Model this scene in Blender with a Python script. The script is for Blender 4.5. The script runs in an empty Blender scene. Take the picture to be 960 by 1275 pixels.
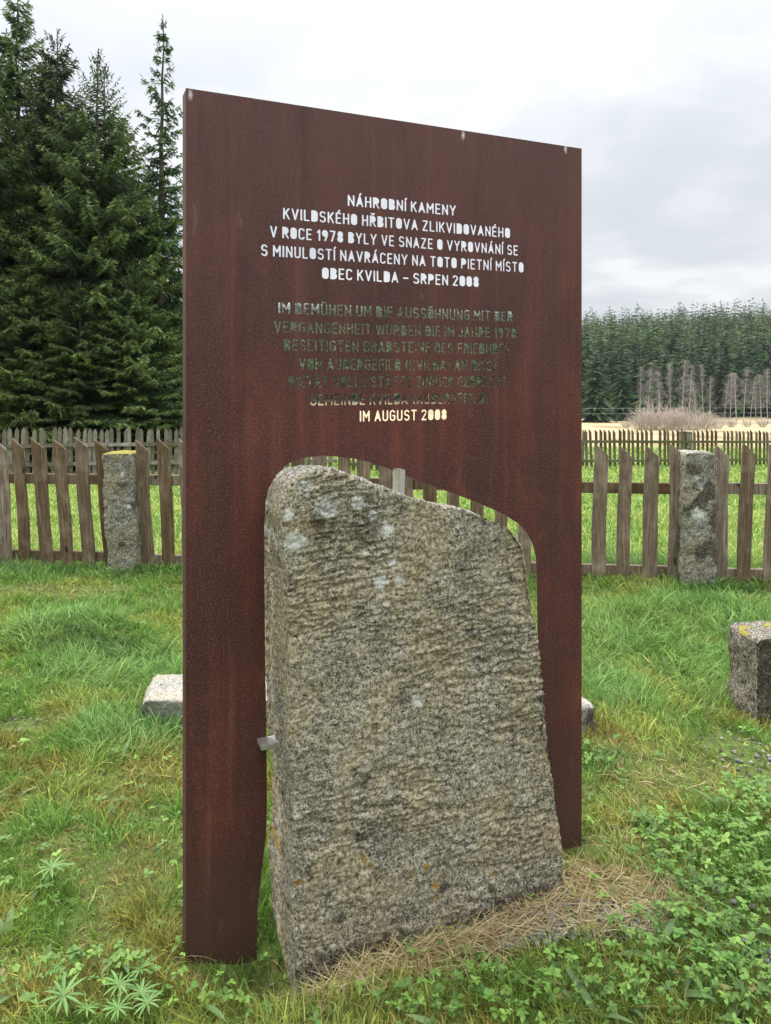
import bpy, bmesh, math, random
import numpy as np
from mathutils import Vector, Matrix
random.seed(7); RNG = np.random.default_rng(11)
R = math.radians
S = bpy.context.scene
COL = S.collection

# ---------------------------------------------------------------- camera / world / sun / exposure
F, HZ, CX, EYE = 958.0, 472.0, 480.0, 1.6      # focal length, horizon row and centre column measured on the 960 x 1275 photograph; eye height in m
cam_d = bpy.data.cameras.new('camera'); cam = bpy.data.objects.new('camera', cam_d); COL.objects.link(cam)
cam.location = (0, 0, EYE); cam.rotation_euler = (R(90), 0, 0)
cam_d.sensor_fit = 'VERTICAL'; cam_d.sensor_height = 24; cam_d.lens = 24 * F / 1275
cam_d.shift_y = -(637.5 - HZ) / 1275
cam_d.clip_start = .05; cam_d.clip_end = 3000
S.camera = cam
S.view_settings.view_transform = 'Standard'; S.view_settings.look = 'None'
S.view_settings.exposure = 0.82; S.view_settings.gamma = 1; S.view_settings.use_curve_mapping = False

SUN_EL, SUN_AZ = 52, -50                        # degrees; azimuth measured from the view direction, minus = left
sd = bpy.data.lights.new('sun', 'SUN'); sun = bpy.data.objects.new('sun', sd); COL.objects.link(sun)
sd.energy = 1.5; sd.angle = R(20); sd.color = (1, .96, .9)
_d = Vector((math.sin(R(SUN_AZ)) * math.cos(R(SUN_EL)), math.cos(R(SUN_AZ)) * math.cos(R(SUN_EL)), math.sin(R(SUN_EL))))
sun.rotation_euler = (-_d).to_track_quat('-Z', 'Y').to_euler()


class NT:
    def __init__(s, tree): s.t = tree; s.n = tree.nodes; s.n.clear()
    def add(s, kind, **kw):
        nd = s.n.new(kind)
        for k, v in kw.items():
            if k.startswith('i_'):
                key = k[2:]
                sock = nd.inputs[int(key)] if key.isdigit() else nd.inputs[key.replace('_', ' ')]
                s.put(sock, v)
            else: setattr(nd, k, v)
        return nd
    def put(s, sock, v):
        if isinstance(v, bpy.types.NodeSocket): s.t.links.new(v, sock)
        elif isinstance(v, bpy.types.Node): s.t.links.new(v.outputs[0], sock)
        else: sock.default_value = v
    def noise(s, vec, scale, detail=4, rough=.55, dist=0):
        nd = s.add('ShaderNodeTexNoise'); nd.inputs['Scale'].default_value = scale; nd.inputs['Detail'].default_value = detail
        nd.inputs['Roughness'].default_value = rough; nd.inputs['Distortion'].default_value = dist
        s.put(nd.inputs['Vector'], vec); return nd.outputs[0]
    def vor(s, vec, scale, feature='F1', out=0):
        nd = s.add('ShaderNodeTexVoronoi', feature=feature); nd.inputs['Scale'].default_value = scale
        s.put(nd.inputs['Vector'], vec); return nd.outputs[out]
    def ramp(s, fac, stops, interp='LINEAR'):
        nd = s.add('ShaderNodeValToRGB'); cr = nd.color_ramp; cr.interpolation = interp
        while len(cr.elements) < len(stops): cr.elements.new(.5)
        for e, (p, c) in zip(cr.elements, stops):
            e.position = p; e.color = (c, c, c, 1) if isinstance(c, (int, float)) else (*c, 1)
        s.put(nd.inputs[0], fac); return nd.outputs[0]
    def math(s, op, a, b=0.0, clamp=False):
        nd = s.add('ShaderNodeMath', operation=op, use_clamp=clamp); s.put(nd.inputs[0], a); s.put(nd.inputs[1], b); return nd.outputs[0]
    def mix(s, fac, a, b, mode='MIX'):
        nd = s.add('ShaderNodeMix', data_type='RGBA', blend_type=mode, clamp_factor=True)
        s.put(nd.inputs[0], fac)
        for sock, v in ((nd.inputs[6], a), (nd.inputs[7], b)):
            s.put(sock, (*v, 1) if isinstance(v, tuple) and len(v) == 3 else v)
        return nd.outputs[2]
    def mapping(s, vec, scale=(1, 1, 1), loc=(0, 0, 0), rot=(0, 0, 0)):
        nd = s.add('ShaderNodeMapping'); s.put(nd.inputs[0], vec)
        nd.inputs['Scale'].default_value = scale; nd.inputs['Location'].default_value = loc; nd.inputs['Rotation'].default_value = rot
        return nd.outputs[0]
    def bump(s, h, strength=.5, dist=.01, normal=None):
        nd = s.add('ShaderNodeBump'); nd.inputs['Strength'].default_value = strength; nd.inputs['Distance'].default_value = dist
        s.put(nd.inputs['Height'], h)
        if normal is not None: s.put(nd.inputs['Normal'], normal)
        return nd.outputs[0]


def material(name):
    m = bpy.data.materials.new(name); m.use_nodes = True
    return m, NT(m.node_tree)


def finish(nt, color, rough=.8, normal=None, spec=.3, metallic=0.0):
    p = nt.add('ShaderNodeBsdfPrincipled'); nt.put(p.inputs['Base Color'], (*color, 1) if isinstance(color, tuple) and len(color) == 3 else color)
    nt.put(p.inputs['Roughness'], rough); nt.put(p.inputs['Specular IOR Level'], spec); nt.put(p.inputs['Metallic'], metallic)
    if normal is not None: nt.put(p.inputs['Normal'], normal)
    o = nt.add('ShaderNodeOutputMaterial'); nt.t.links.new(p.outputs[0], o.inputs[0]); return p


world = bpy.data.worlds.new('World'); S.world = world; world.use_nodes = True
w = NT(world.node_tree)
tc = w.add('ShaderNodeTexCoord'); gen = tc.outputs['Generated']
sky = w.add('ShaderNodeTexSky', sky_type='NISHITA', sun_disc=False, sun_elevation=R(SUN_EL), sun_rotation=R(SUN_AZ))
sep = w.add('ShaderNodeSeparateXYZ'); w.put(sep.inputs[0], gen)
zc = w.math('MAXIMUM', sep.outputs[2], 0.0)
den = w.math('ADD', zc, .22)
cmb = w.add('ShaderNodeCombineXYZ')
w.put(cmb.inputs[0], w.math('DIVIDE', sep.outputs[0], den)); w.put(cmb.inputs[1], w.math('DIVIDE', sep.outputs[1], den))
n1 = w.noise(w.mapping(cmb.outputs[0], (1.0, 1.3, 1), (3.1, 1.7, 0)), 1.1, 6, .52, .5)
n2 = w.noise(w.mapping(cmb.outputs[0], (1, 1, 1), (9.4, 3.3, 2)), 3.2, 5, .55, .3)
cl = w.math('ADD', w.math('MULTIPLY', n1, .72), w.math('MULTIPLY', n2, .28))
cloud = w.ramp(cl, [(.34, (.69, .725, .78)), (.45, (.80, .83, .872)), (.53, (.90, .92, .955)), (.62, (1.07, 1.08, 1.09))], 'EASE')
grad = w.math('ADD', w.math('MULTIPLY', w.math('POWER', zc, 3.0), 3.9), .61)      # an overcast sky is brightest overhead
bri = w.mix(1.0, cloud, grad, 'MULTIPLY')
sc8 = w.mix(1.0, bri, (8.0, 8.0, 8.0), 'MULTIPLY')
skc = w.mix(.93, sky.outputs[0], sc8)
bg = w.add('ShaderNodeBackground'); w.put(bg.inputs[0], skc); bg.inputs[1].default_value = .1
wo = w.add('ShaderNodeOutputWorld'); w.t.links.new(bg.outputs[0], wo.inputs[0])


# ---------------------------------------------------------------- helpers
def gp(u, v, z=0.0):
    d = (EYE - z) * F / (v - HZ); return ((u - CX) / F * d, d)

def tag(o, label=None, cat=None, group=None, kind=None):
    if label: o['label'] = label
    if cat: o['category'] = cat
    if group: o['group'] = group
    if kind: o['kind'] = kind
    return o

def empty(name, loc, rz=0.0):
    o = bpy.data.objects.new(name, None); COL.objects.link(o); o.location = loc; o.rotation_euler = (0, 0, rz); o.empty_display_size = .1
    return o

def link(name, me, mat=None, parent=None, loc=None):
    o = bpy.data.objects.new(name, me); COL.objects.link(o)
    if mat and not me.materials: me.materials.append(mat)
    if parent: o.parent = parent
    if loc is not None: o.location = loc
    return o

def np_mesh(name, verts, quads, col=None, smooth=False):
    me = bpy.data.meshes.new(name)
    verts = np.asarray(verts, np.float32); quads = np.asarray(quads, np.int32)
    k = quads.shape[1]
    me.vertices.add(len(verts)); me.vertices.foreach_set('co', verts.ravel())
    me.loops.add(quads.size); me.loops.foreach_set('vertex_index', quads.ravel())
    me.polygons.add(len(quads)); me.polygons.foreach_set('loop_start', np.arange(0, quads.size, k, dtype=np.int32))
    me.polygons.foreach_set('use_smooth', np.full(len(quads), smooth))
    if col is not None:
        a = me.attributes.new('tint', 'FLOAT_COLOR', 'POINT')
        c = np.ones((len(verts), 4), np.float32); c[:, :3] = col
        a.data.foreach_set('color', c.ravel())
    me.update(calc_edges=True); me.validate()
    return me

def mesh_np(me):
    co = np.empty(len(me.vertices) * 3, np.float32); me.vertices.foreach_get('co', co)
    no = np.empty(len(me.vertices) * 3, np.float32); me.vertices.foreach_get('normal', no)
    return co.reshape(-1, 3), no.reshape(-1, 3)

def hash3(i, j, k, seed):
    n = (i * 374761393 + j * 668265263 + k * 2147483647 + seed * 974634777) & 0xffffffff
    n = ((n ^ (n >> 13)) * 1274126177) & 0xffffffff
    return ((n ^ (n >> 16)) & 0xffff) / 65535.0

def vnoise(p, scale=1.0, seed=0):
    """smooth value noise in 0..1 at points p (n,3)"""
    q = np.asarray(p, np.float64) * scale; b = np.floor(q).astype(np.int64); f = q - b; f = f * f * f * (f * (f * 6 - 15) + 10)
    out = 0
    for dx in (0, 1):
        for dy in (0, 1):
            for dz in (0, 1):
                wgt = (f[:, 0] if dx else 1 - f[:, 0]) * (f[:, 1] if dy else 1 - f[:, 1]) * (f[:, 2] if dz else 1 - f[:, 2])
                out = out + wgt * hash3(b[:, 0] + dx, b[:, 1] + dy, b[:, 2] + dz, seed)
    return out

def fbm(p, scale, octaves=4, seed=0, gain=.5):
    a, s, t, tot = 1.0, scale, 0, 0
    for o in range(octaves):
        t = t + a * vnoise(p, s, seed + o * 17); tot += a; a *= gain; s *= 2.03
    return t / tot

def smooth01(x, a, b):
    t = np.clip((x - a) / (b - a), 0, 1); return t * t * (3 - 2 * t)

def box_bm(bm, x0, x1, y0, y1, z0, z1):
    vs = [bm.verts.new(c) for c in ((x0, y0, z0), (x1, y0, z0), (x1, y1, z0), (x0, y1, z0), (x0, y0, z1), (x1, y0, z1), (x1, y1, z1), (x0, y1, z1))]
    for f in ((0, 3, 2, 1), (4, 5, 6, 7), (0, 1, 5, 4), (1, 2, 6, 5), (2, 3, 7, 6), (3, 0, 4, 7)):
        bm.faces.new([vs[i] for i in f])
    return vs

def bm_mesh(bm, name, bevel=0.0, segs=1):
    if bevel:
        bmesh.ops.bevel(bm, geom=list(bm.edges), offset=bevel, segments=segs, affect='EDGES')
    bmesh.ops.recalc_face_normals(bm, faces=list(bm.faces))
    me = bpy.data.meshes.new(name); bm.to_mesh(me); bm.free(); return me

def baked(me, mods):
    """evaluate modifiers on a mesh and return the result as a new mesh"""
    o = bpy.data.objects.new('bake', me); COL.objects.link(o)
    for kind, kw in mods:
        m = o.modifiers.new(kind, kind)
        for k, v in kw.items(): setattr(m, k, v)
    dg = bpy.context.evaluated_depsgraph_get(); dg.update()
    res = bpy.data.meshes.new_from_object(o.evaluated_get(dg))
    bpy.data.objects.remove(o); bpy.data.meshes.remove(me)
    return res


# terrain height: level by the grave, falling to a valley meadow, rising to a wooded hill
_TD = np.array([0, 6.6, 9, 17.3, 25, 40, 60, 110, 165, 180, 205, 260, 330, 400, 460, 560, 800, 1500])
_TZ = np.array([0, 0, -.08, -.60, -1.10, -1.95, -3.0, -5.4, -7.3, -7.2, -5.0, 3.0, 13, 21.5, 24.5, 22, 5, -5])
def shift_d(x, y):
    t = x / np.maximum(y, 1.0)
    return 55 * (1 - smooth01(t, .08, .17))          # the wood's edge stands farther off to the left
def terrain(x, y):
    x = np.asarray(x, float); y = np.asarray(y, float)
    d = np.hypot(x * .6, y)
    s = shift_d(x, y) * smooth01(d, 120, 200)
    z = np.interp(d - s, _TD, _TZ)
    p = np.stack([x, y, np.zeros_like(x)], -1).reshape(-1, 3)
    far = smooth01(d, 150, 400)
    b = (fbm(p, 1.6, 3, 5).reshape(x.shape) - .5) * .05 * (1 - smooth01(d, 10, 30)) + (fbm(p, .02, 2, 9).reshape(x.shape) - .5) * 9 * far
    t_ = x / np.maximum(y, 1); tilt = far * (-3 + 9 * np.clip(t_ - .25, -.5, .5) + 17 * (1 - smooth01(t_, .0, .24)))
    # tussocks
    for (u, v, r, h) in ((75, 795, .42, .10), (120, 800, .3, .07), (880, 765, .3, .06), (800, 770, .35, .05), (770, 720, .45, .08)):
        cx, cy = gp(u, v); b = b + h * np.exp(-(((x - cx) / r) ** 2 + ((y - cy) / (r * .6)) ** 2))
    for (u, v, r, h) in ((318, 1196, .13, .085), (366, 1208, .10, .045)):
        cx, cy = gp(u, v); b = b - h * np.exp(-(((x - cx) / r) ** 2 + ((y - cy) / (r * 1.0)) ** 2))
    return z + b + tilt


# ---------------------------------------------------------------- ground sheet
def make_ground():
    ys = np.concatenate([np.linspace(-6, 0, 8)[:-1], np.linspace(0, 8, 260), np.linspace(8, 30, 70)[1:], np.geomspace(30, 760, 110)[1:]])
    us = np.concatenate([-np.geomspace(1.1, .6, 10), np.linspace(-.6, .6, 260)[1:-1], np.geomspace(.6, 1.1, 10)])
    U, Y = np.meshgrid(us, ys); X = U * (np.abs(Y) + 5.0)
    Z = terrain(X, Y)
    n, m = X.shape
    idx = np.arange(n * m).reshape(n, m)
    q = np.stack([idx[:-1, :-1], idx[:-1, 1:], idx[1:, 1:], idx[1:, :-1]], -1).reshape(-1, 4)
    me = np_mesh('ground', np.stack([X, Y, Z], -1).reshape(-1, 3), q, smooth=True)
    m_, nt = material('ground_soil_and_meadow')
    g = nt.add('ShaderNodeNewGeometry'); P = g.outputs['Position']
    sp = nt.add('ShaderNodeSeparateXYZ'); nt.put(sp.inputs[0], P)
    a = nt.noise(P, 2.2, 5, .6); b = nt.noise(P, 14, 5, .65); c = nt.noise(P, 75, 4, .7)
    near = nt.mix(nt.ramp(b, [(.35, 0.), (.65, 1.)]), (.075, .085, .028), (.12, .18, .04))
    near = nt.mix(nt.ramp(nt.noise(P, 5.5, 5, .65), [(.54, 0.), (.68, .7)]), near, (.19, .165, .05))
    near = nt.mix(nt.ramp(c, [(.3, .7), (.55, 0.)]), near, (.04, .042, .018))
    fld = nt.mix(nt.ramp(nt.noise(P, 1.3, 6, .7), [(.35, 0.), (.65, 1.)]), (.13, .23, .045), (.25, .33, .08))
    fld = nt.mix(nt.ramp(nt.noise(P, 9, 4, .7), [(.55, 0.), (.75, .6)]), fld, (.32, .34, .08))
    tan = nt.mix(nt.ramp(nt.noise(nt.mapping(P, (.6, .2, 1)), .35, 6, .7), [(.3, 0.), (.7, 1.)]), (.30, .245, .14), (.46, .385, .235))
    tan = nt.mix(nt.ramp(nt.noise(nt.mapping(P, (1, .25, 1)), .12, 5, .6), [(.56, 0.), (.66, .8)]), tan, (.20, .105, .045))
    yw = nt.math('ADD', sp.outputs[1], nt.math('MULTIPLY', nt.math('SUBTRACT', a, .5), 1.2))
    col = nt.mix(nt.ramp(nt.math('DIVIDE', yw, 20.), [(.32, 0.), (.345, 1.)]), near, fld)
    yt = nt.math('ADD', sp.outputs[1], nt.math('MULTIPLY', nt.math('SUBTRACT', nt.noise(P, .09, 4), .5), 22.))
    col = nt.mix(nt.ramp(nt.math('DIVIDE', yt, 100.), [(.34, 0.), (.50, 1.)]), col, tan)
    yh = nt.ramp(nt.math('DIVIDE', sp.outputs[1], 1000.), [(.178, 0.), (.20, 1.)])
    hz = nt.ramp(nt.math('DIVIDE', nt.math('ADD', sp.outputs[2], 8.), 10.), [(.10, 0.), (.35, 1.)])
    col = nt.mix(nt.math('MULTIPLY', yh, hz), col, (.035, .045, .02))
    bm_ = nt.bump(nt.math('ADD', b, nt.math('MULTIPLY', c, .5)), .6, .03)
    finish(nt, col, .95, bm_, .1)
    o = link('ground', me, m_); tag(o, kind='structure')
make_ground()

# ---------------------------------------------------------------- materials
def foliage_mat(name, transl=.3, rough=.6, spec=.25, var=.25):
    m, nt = material(name)
    at = nt.add('ShaderNodeAttribute', attribute_name='tint'); c = at.outputs['Color']
    oi = nt.add('ShaderNodeObjectInfo')
    hsv = nt.add('ShaderNodeHueSaturation'); nt.put(hsv.inputs['Color'], c)
    nt.put(hsv.inputs['Value'], nt.math('ADD', nt.math('MULTIPLY', oi.outputs['Random'], var), 1 - var / 2))
    if var: nt.put(hsv.inputs['Hue'], nt.math('ADD', nt.math('MULTIPLY', nt.math('FRACT', nt.math('MULTIPLY', oi.outputs['Random'], 7.31)), .05), .475))
    c = hsv.outputs[0]
    p = nt.add('ShaderNodeBsdfPrincipled'); nt.put(p.inputs['Base Color'], c); p.inputs['Roughness'].default_value = rough
    p.inputs['Specular IOR Level'].default_value = spec
    t = nt.add('ShaderNodeBsdfTranslucent'); nt.put(t.inputs[0], c)
    mx = nt.add('ShaderNodeMixShader'); mx.inputs[0].default_value = transl
    nt.t.links.new(p.outputs[0], mx.inputs[1]); nt.t.links.new(t.outputs[0], mx.inputs[2])
    o = nt.add('ShaderNodeOutputMaterial'); nt.t.links.new(mx.outputs[0], o.inputs[0])
    return m

M_GRASS = foliage_mat('grass_blade', .35, .55, .3, 0)
M_HERB = foliage_mat('herb_leaf', .3, .5, .35, 0)
M_STRAW = foliage_mat('dry_straw', .2, .7, .2, 0)
M_NEEDLE = foliage_mat('spruce_needles', .18, .6, .2, .75)
M_TWIG = foliage_mat('bare_twigs', 0.0, .85, .1, .2)

def bark_mat(name, c0, c1, sc=12):
    m, nt = material(name); t = nt.add('ShaderNodeTexCoord').outputs['Object']
    n = nt.noise(nt.mapping(t, (1, 1, .35)), sc, 5, .7)
    finish(nt, nt.mix(nt.ramp(n, [(.35, 0.), (.65, 1.)]), c0, c1), .9, nt.bump(n, .6, .03), .15); return m
M_BARK = bark_mat('spruce_bark', (.05, .038, .028), (.14, .11, .085))
M_BIRCH = bark_mat('birch_bark', (.24, .22, .20), (.60, .58, .54), 2.5)

def wood_mat(name, dark, mid, light, green=0.0):
    m, nt = material(name); t = nt.add('ShaderNodeTexCoord').outputs['Object']; oi = nt.add('ShaderNodeObjectInfo')
    off = nt.add('ShaderNodeCombineXYZ'); nt.put(off.inputs[0], nt.math('MULTIPLY', oi.outputs['Random'], 37.)); nt.put(off.inputs[2], nt.math('MULTIPLY', oi.outputs['Random'], 11.))
    v = nt.add('ShaderNodeVectorMath', operation='ADD'); nt.put(v.inputs[0], t); nt.put(v.inputs[1], off); v = v.outputs[0]
    grain = nt.noise(nt.mapping(v, (1, 1, .055)), 75, 5, .65, .8)
    band = nt.noise(nt.mapping(v, (1, 1, .12)), 16, 4, .6, .6)
    blot = nt.noise(v, 5, 4, .6)
    c = nt.ramp(grain, [(.3, dark), (.5, mid), (.72, light)])
    c = nt.mix(nt.ramp(band, [(.42, .65), (.6, 0.)]), c, tuple(x * .62 for x in mid))
    c = nt.mix(nt.ramp(blot, [(.5, 0.), (.72, .5)]), c, tuple(x * 1.15 for x in light))
    kn = nt.vor(nt.mapping(v, (1, 1, .45)), 6.5)
    c = nt.mix(nt.ramp(kn, [(.07, .85), (.13, 0.)]), c, tuple(x * .45 for x in dark))
    tint = nt.math('ADD', nt.math('MULTIPLY', oi.outputs['Random'], .75), .62)
    hs = nt.add('ShaderNodeHueSaturation'); nt.put(hs.inputs['Color'], c); nt.put(hs.inputs['Value'], tint); nt.put(hs.inputs['Saturation'], nt.math('ADD', nt.math('MULTIPLY', oi.outputs['Random'], -.5), 1.2)); c = hs.outputs[0]
    if green:
        sp = nt.add('ShaderNodeSeparateXYZ'); nt.put(sp.inputs[0], t)
        c = nt.mix(nt.math('MULTIPLY', nt.ramp(sp.outputs[2], [(.35, 1.), (.8, 0.)]), green), c, (.13, .17, .075))
    finish(nt, c, .88, nt.bump(grain, .7, .004), .15); return m
M_WOOD = wood_mat('weathered_brown_wood', (.05, .033, .020), (.175, .122, .075), (.33, .26, .18))
M_WOOD_GREY = wood_mat('weathered_grey_wood', (.075, .065, .05), (.20, .175, .14), (.31, .28, .235))
M_WOOD_RED = wood_mat('brown_stained_wood', (.05, .032, .018), (.13, .085, .05), (.2, .15, .1), .5)

def rust_mat():
    m, nt = material('weathering_steel'); t = nt.add('ShaderNodeTexCoord').outputs['Object']
    sp = nt.add('ShaderNodeSeparateXYZ'); nt.put(sp.inputs[0], t)
    big = nt.noise(nt.mapping(t, (1, 1, .55)), 3.2, 5, .62); streak = nt.noise(nt.mapping(t, (1, 1, .035)), 26, 4, .6)
    fine = nt.noise(t, 170, 2, .6); med = nt.noise(t, 120, 3, .7)
    c = nt.ramp(big, [(.30, (.040, .0145, .0125)), (.5, (.078, .0225, .0175)), (.70, (.145, .038, .023))])
    c = nt.mix(nt.ramp(streak, [(.38, .55), (.56, 0.)]), c, (.05, .022, .018))
    c = nt.mix(nt.ramp(streak, [(.55, 0.), (.70, .5)]), c, (.17, .058, .036))
    c = nt.mix(nt.ramp(med, [(.42, .5), (.50, 0.)]), c, (.034, .015, .012))
    c = nt.mix(nt.ramp(fine, [(.53, 0.), (.61, .36)]), c, (.19, .095, .078))
    # lighter, greyer upper part: stronger sky light up there painted into the colour
    up = nt.ramp(nt.math('DIVIDE', nt.math('ADD', sp.outputs[2], nt.math('MULTIPLY', big, .7)), 3.), [(.62, 0.), (.94, .55)])
    c = nt.mix(up, c, (.125, .062, .056))
    wh = nt.noise(nt.mapping(t, (1, 1, .25)), 17, 6, .7)
    c = nt.mix(nt.ramp(wh, [(.62, 0.), (.74, .4)]), c, (.24, .17, .15))
    orp = nt.noise(nt.mapping(t, (1, 1, .5), (7, 1, 3)), 9, 6, .72)
    c = nt.mix(nt.ramp(orp, [(.58, 0.), (.72, .5)]), c, (.19, .062, .028))
    dkp = nt.noise(nt.mapping(t, (1, 1, .12), (2, 5, 1)), 7, 5, .65)
    c = nt.mix(nt.ramp(dkp, [(.30, .6), (.45, 0.)]), c, (.038, .020, .018))
    low = nt.ramp(nt.math('ADD', sp.outputs[2], nt.math('MULTIPLY', nt.noise(nt.mapping(t, (1, 1, .3)), 20, 4, .6), .35)), [(.22, .7), (.5, 0.)])
    c = nt.mix(low, c, (.062, .034, .022))
    dro = nt.vor(nt.mapping(t, (1, 1, .5)), 3.4)
    c = nt.mix(nt.ramp(dro, [(.012, .9), (.02, 0.)]), c, (.7, .68, .68))
    for ds, dz, dr in ((.012, 2.385, .0045), (.868, 2.38, .0045), (1.264, 2.383, .0045), (.62, 1.02, .006)):
        d_ = nt.add('ShaderNodeVectorMath', operation='DISTANCE'); nt.put(d_.inputs[0], nt.mapping(t, (1, 0, .4))); d_.inputs[1].default_value = (ds, 0, dz * .4)
        c = nt.mix(nt.ramp(nt.math('ADD', d_.outputs['Value'], nt.math('MULTIPLY', nt.math('SUBTRACT', med, .5), .012)), [(dr * .7, .85), (dr, 0.)]), c, (.72, .70, .70))
    finish(nt, c, nt.ramp(med, [(.3, .62), (.7, .82)]), nt.bump(nt.math('ADD', fine, med), .35, .0012), .3); return m
M_RUST = rust_mat()

def steel_mat():
    m, nt = material('brushed_stainless_steel'); t = nt.add('ShaderNodeTexCoord').outputs['Object']
    n = nt.noise(nt.mapping(t, (1, .05, 1)), 300, 3)
    finish(nt, nt.ramp(n, [(.3, (.42, .40, .36)), (.7, (.56, .54, .5))]), nt.ramp(n, [(.3, .38), (.7, .55)]), None, .5, .75); return m
M_STEEL = steel_mat()

def granite_mat(name, light, mid, dark, speck=1.0, grain=1.0, mask=True, moss=(.36, .31, .055)):
    m, nt = material(name); t = nt.add('ShaderNodeTexCoord').outputs['Object']
    big = nt.noise(t, 3.2, 4, .6); med = nt.noise(t, 22, 5, .65); gr = nt.noise(t, 95 * grain, 5, .8); fine = nt.noise(t, 210 * grain, 3, .7); tanp = nt.noise(nt.mapping(t, (1, 1, .7), (4, 2, 1)), 5.5, 5, .65)
    c = nt.ramp(gr, [(.37, dark), (.475, mid), (.58, light)])
    c = nt.mix(nt.ramp(big, [(.38, .0), (.62, .45)]), c, nt.ramp(gr, [(.36, tuple(x * .7 for x in dark)), (.5, (.17, .155, .10)), (.64, (.36, .33, .225))]))
    c = nt.mix(nt.ramp(fine, [(.40, .9 * speck), (.47, 0.)]), c, (.020, .019, .016))
    c = nt.mix(nt.ramp(fine, [(.55, 0.), (.63, .75)]), c, (.60, .575, .48))
    c = nt.mix(nt.ramp(tanp, [(.45, 0.), (.60, .6)]), c, nt.ramp(gr, [(.37, tuple(x * 1.3 for x in dark)), (.5, (mid[0] * 1.12, mid[1] * .98, mid[2] * .72)), (.6, (light[0] * 1.02, light[1] * .93, light[2] * .72))]))
    c = nt.mix(nt.ramp(tanp, [(.34, .5), (.46, 0.)]), c, nt.ramp(gr, [(.37, tuple(x * .6 for x in dark)), (.6, tuple(x * .62 for x in mid))]))
    c = nt.mix(nt.ramp(med, [(.30, .8), (.42, 0.)]), c, tuple(x * .55 for x in dark))
    if mask:
        at = nt.add('ShaderNodeAttribute', attribute_name='tint'); ss = nt.add('ShaderNodeSeparateColor'); nt.put(ss.inputs[0], at.outputs['Color'])
        wl = nt.math('ADD', ss.outputs[0], nt.math('MULTIPLY', nt.math('SUBTRACT', nt.noise(t, 85, 5, .8), .5), 2.1))
        c = nt.mix(nt.ramp(wl, [(.50, 0.), (.58, .92)]), c, nt.ramp(fine, [(.3, (.40, .405, .37)), (.62, (.74, .74, .68))]))
        ol = nt.math('ADD', ss.outputs[1], nt.math('MULTIPLY', nt.math('SUBTRACT', nt.noise(t, 90, 4, .7), .5), 1.3))
        c = nt.mix(nt.ramp(ol, [(.45, 0.), (.60, .85)]), c, nt.ramp(fine, [(.35, tuple(x * .45 for x in moss)), (.6, moss)]))
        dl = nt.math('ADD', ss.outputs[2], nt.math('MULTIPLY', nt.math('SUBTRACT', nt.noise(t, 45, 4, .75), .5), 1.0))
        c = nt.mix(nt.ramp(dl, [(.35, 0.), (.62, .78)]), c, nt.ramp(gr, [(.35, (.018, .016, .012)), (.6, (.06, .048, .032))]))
    h = nt.math('ADD', nt.math('MULTIPLY', gr, .8), nt.math('MULTIPLY', fine, .45))
    finish(nt, c, .92, nt.bump(h, .9, .006), .15); return m
M_GRANITE = granite_mat('lichened_granite', (.585, .54, .42), (.33, .298, .22), (.055, .048, .037), moss=(.42, .24, .035))
M_POST = granite_mat('grey_granite_post', (.40, .385, .33), (.22, .21, .17), (.05, .047, .04), grain=.75)
M_DARKSTONE = granite_mat('dark_mossy_stone', (.25, .23, .19), (.095, .085, .065), (.028, .025, .02), grain=.8)
M_PALESTONE = granite_mat('pale_slab_stone', (.50, .48, .44), (.34, .325, .30), (.13, .12, .10), .6)

# ---------------------------------------------------------------- memorial panel
PA = Vector(gp(231.5, 1195)); PB = Vector(gp(724.3, 1052))
PU = (PB - PA).normalized(); PN = Vector((PU.y, -PU.x))          # PN points to the camera
PW = (PB - PA).length
PROT = math.atan2(PU.y, PU.x)
def plane_pt(u, v, off=0.0):
    """point seen at (u,v) in the photograph, on the panel's plane moved off metres to the front: (s along the panel, z)"""
    k = (u - CX) / F; A = PA + PN * off
    s = (k * A.y - A.x) / (PU.x - k * PU.y); y = A.y + PU.y * s
    return s, EYE - (v - HZ) / F * y

# stencil lettering: strokes and filled counters, turned into outlines by marching squares on a distance field
HWID = .080
def arc(cx, cy, rx, ry, a0, a1, n=8):
    return [(cx + rx * math.cos(R(a0 + (a1 - a0) * i / n)), cy + ry * math.sin(R(a0 + (a1 - a0) * i / n))) for i in range(n + 1)]
W_ = .40
_O = arc(.2, .2, .2, .2, 180, 360) + arc(.2, .8, .2, .2, 0, 180)
_Bu = [(0, 1)] + arc(.19, .77, .19, .23, 90, -90) + [(0, .54)]
_Bl = [(0, .54)] + arc(.20, .27, .21, .27, 90, -90) + [(0, 0)]
_D = [(0, 0), (0, 1)] + arc(.19, .79, .21, .21, 90, 0) + arc(.19, .21, .21, .21, 0, -90)
_R = [(0, .44), (0, 1)] + arc(.17, .72, .22, .28, 90, -90)
_S = arc(.2, .76, .19, .24, 25, 180, 8) + arc(.2, .70, .19, .2, 180, 255, 5) + arc(.2, .26, .2, .27, 75, -70, 9) + arc(.2, .22, .2, .22, -70, -155, 5)
_C = arc(.2, .78, .2, .22, 20, 180) + arc(.2, .22, .2, .22, 180, 340)
_8 = [arc(.2, .75, .18, .25, 0, 360, 14), arc(.2, .26, .2, .26, 0, 360, 14)]
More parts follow.
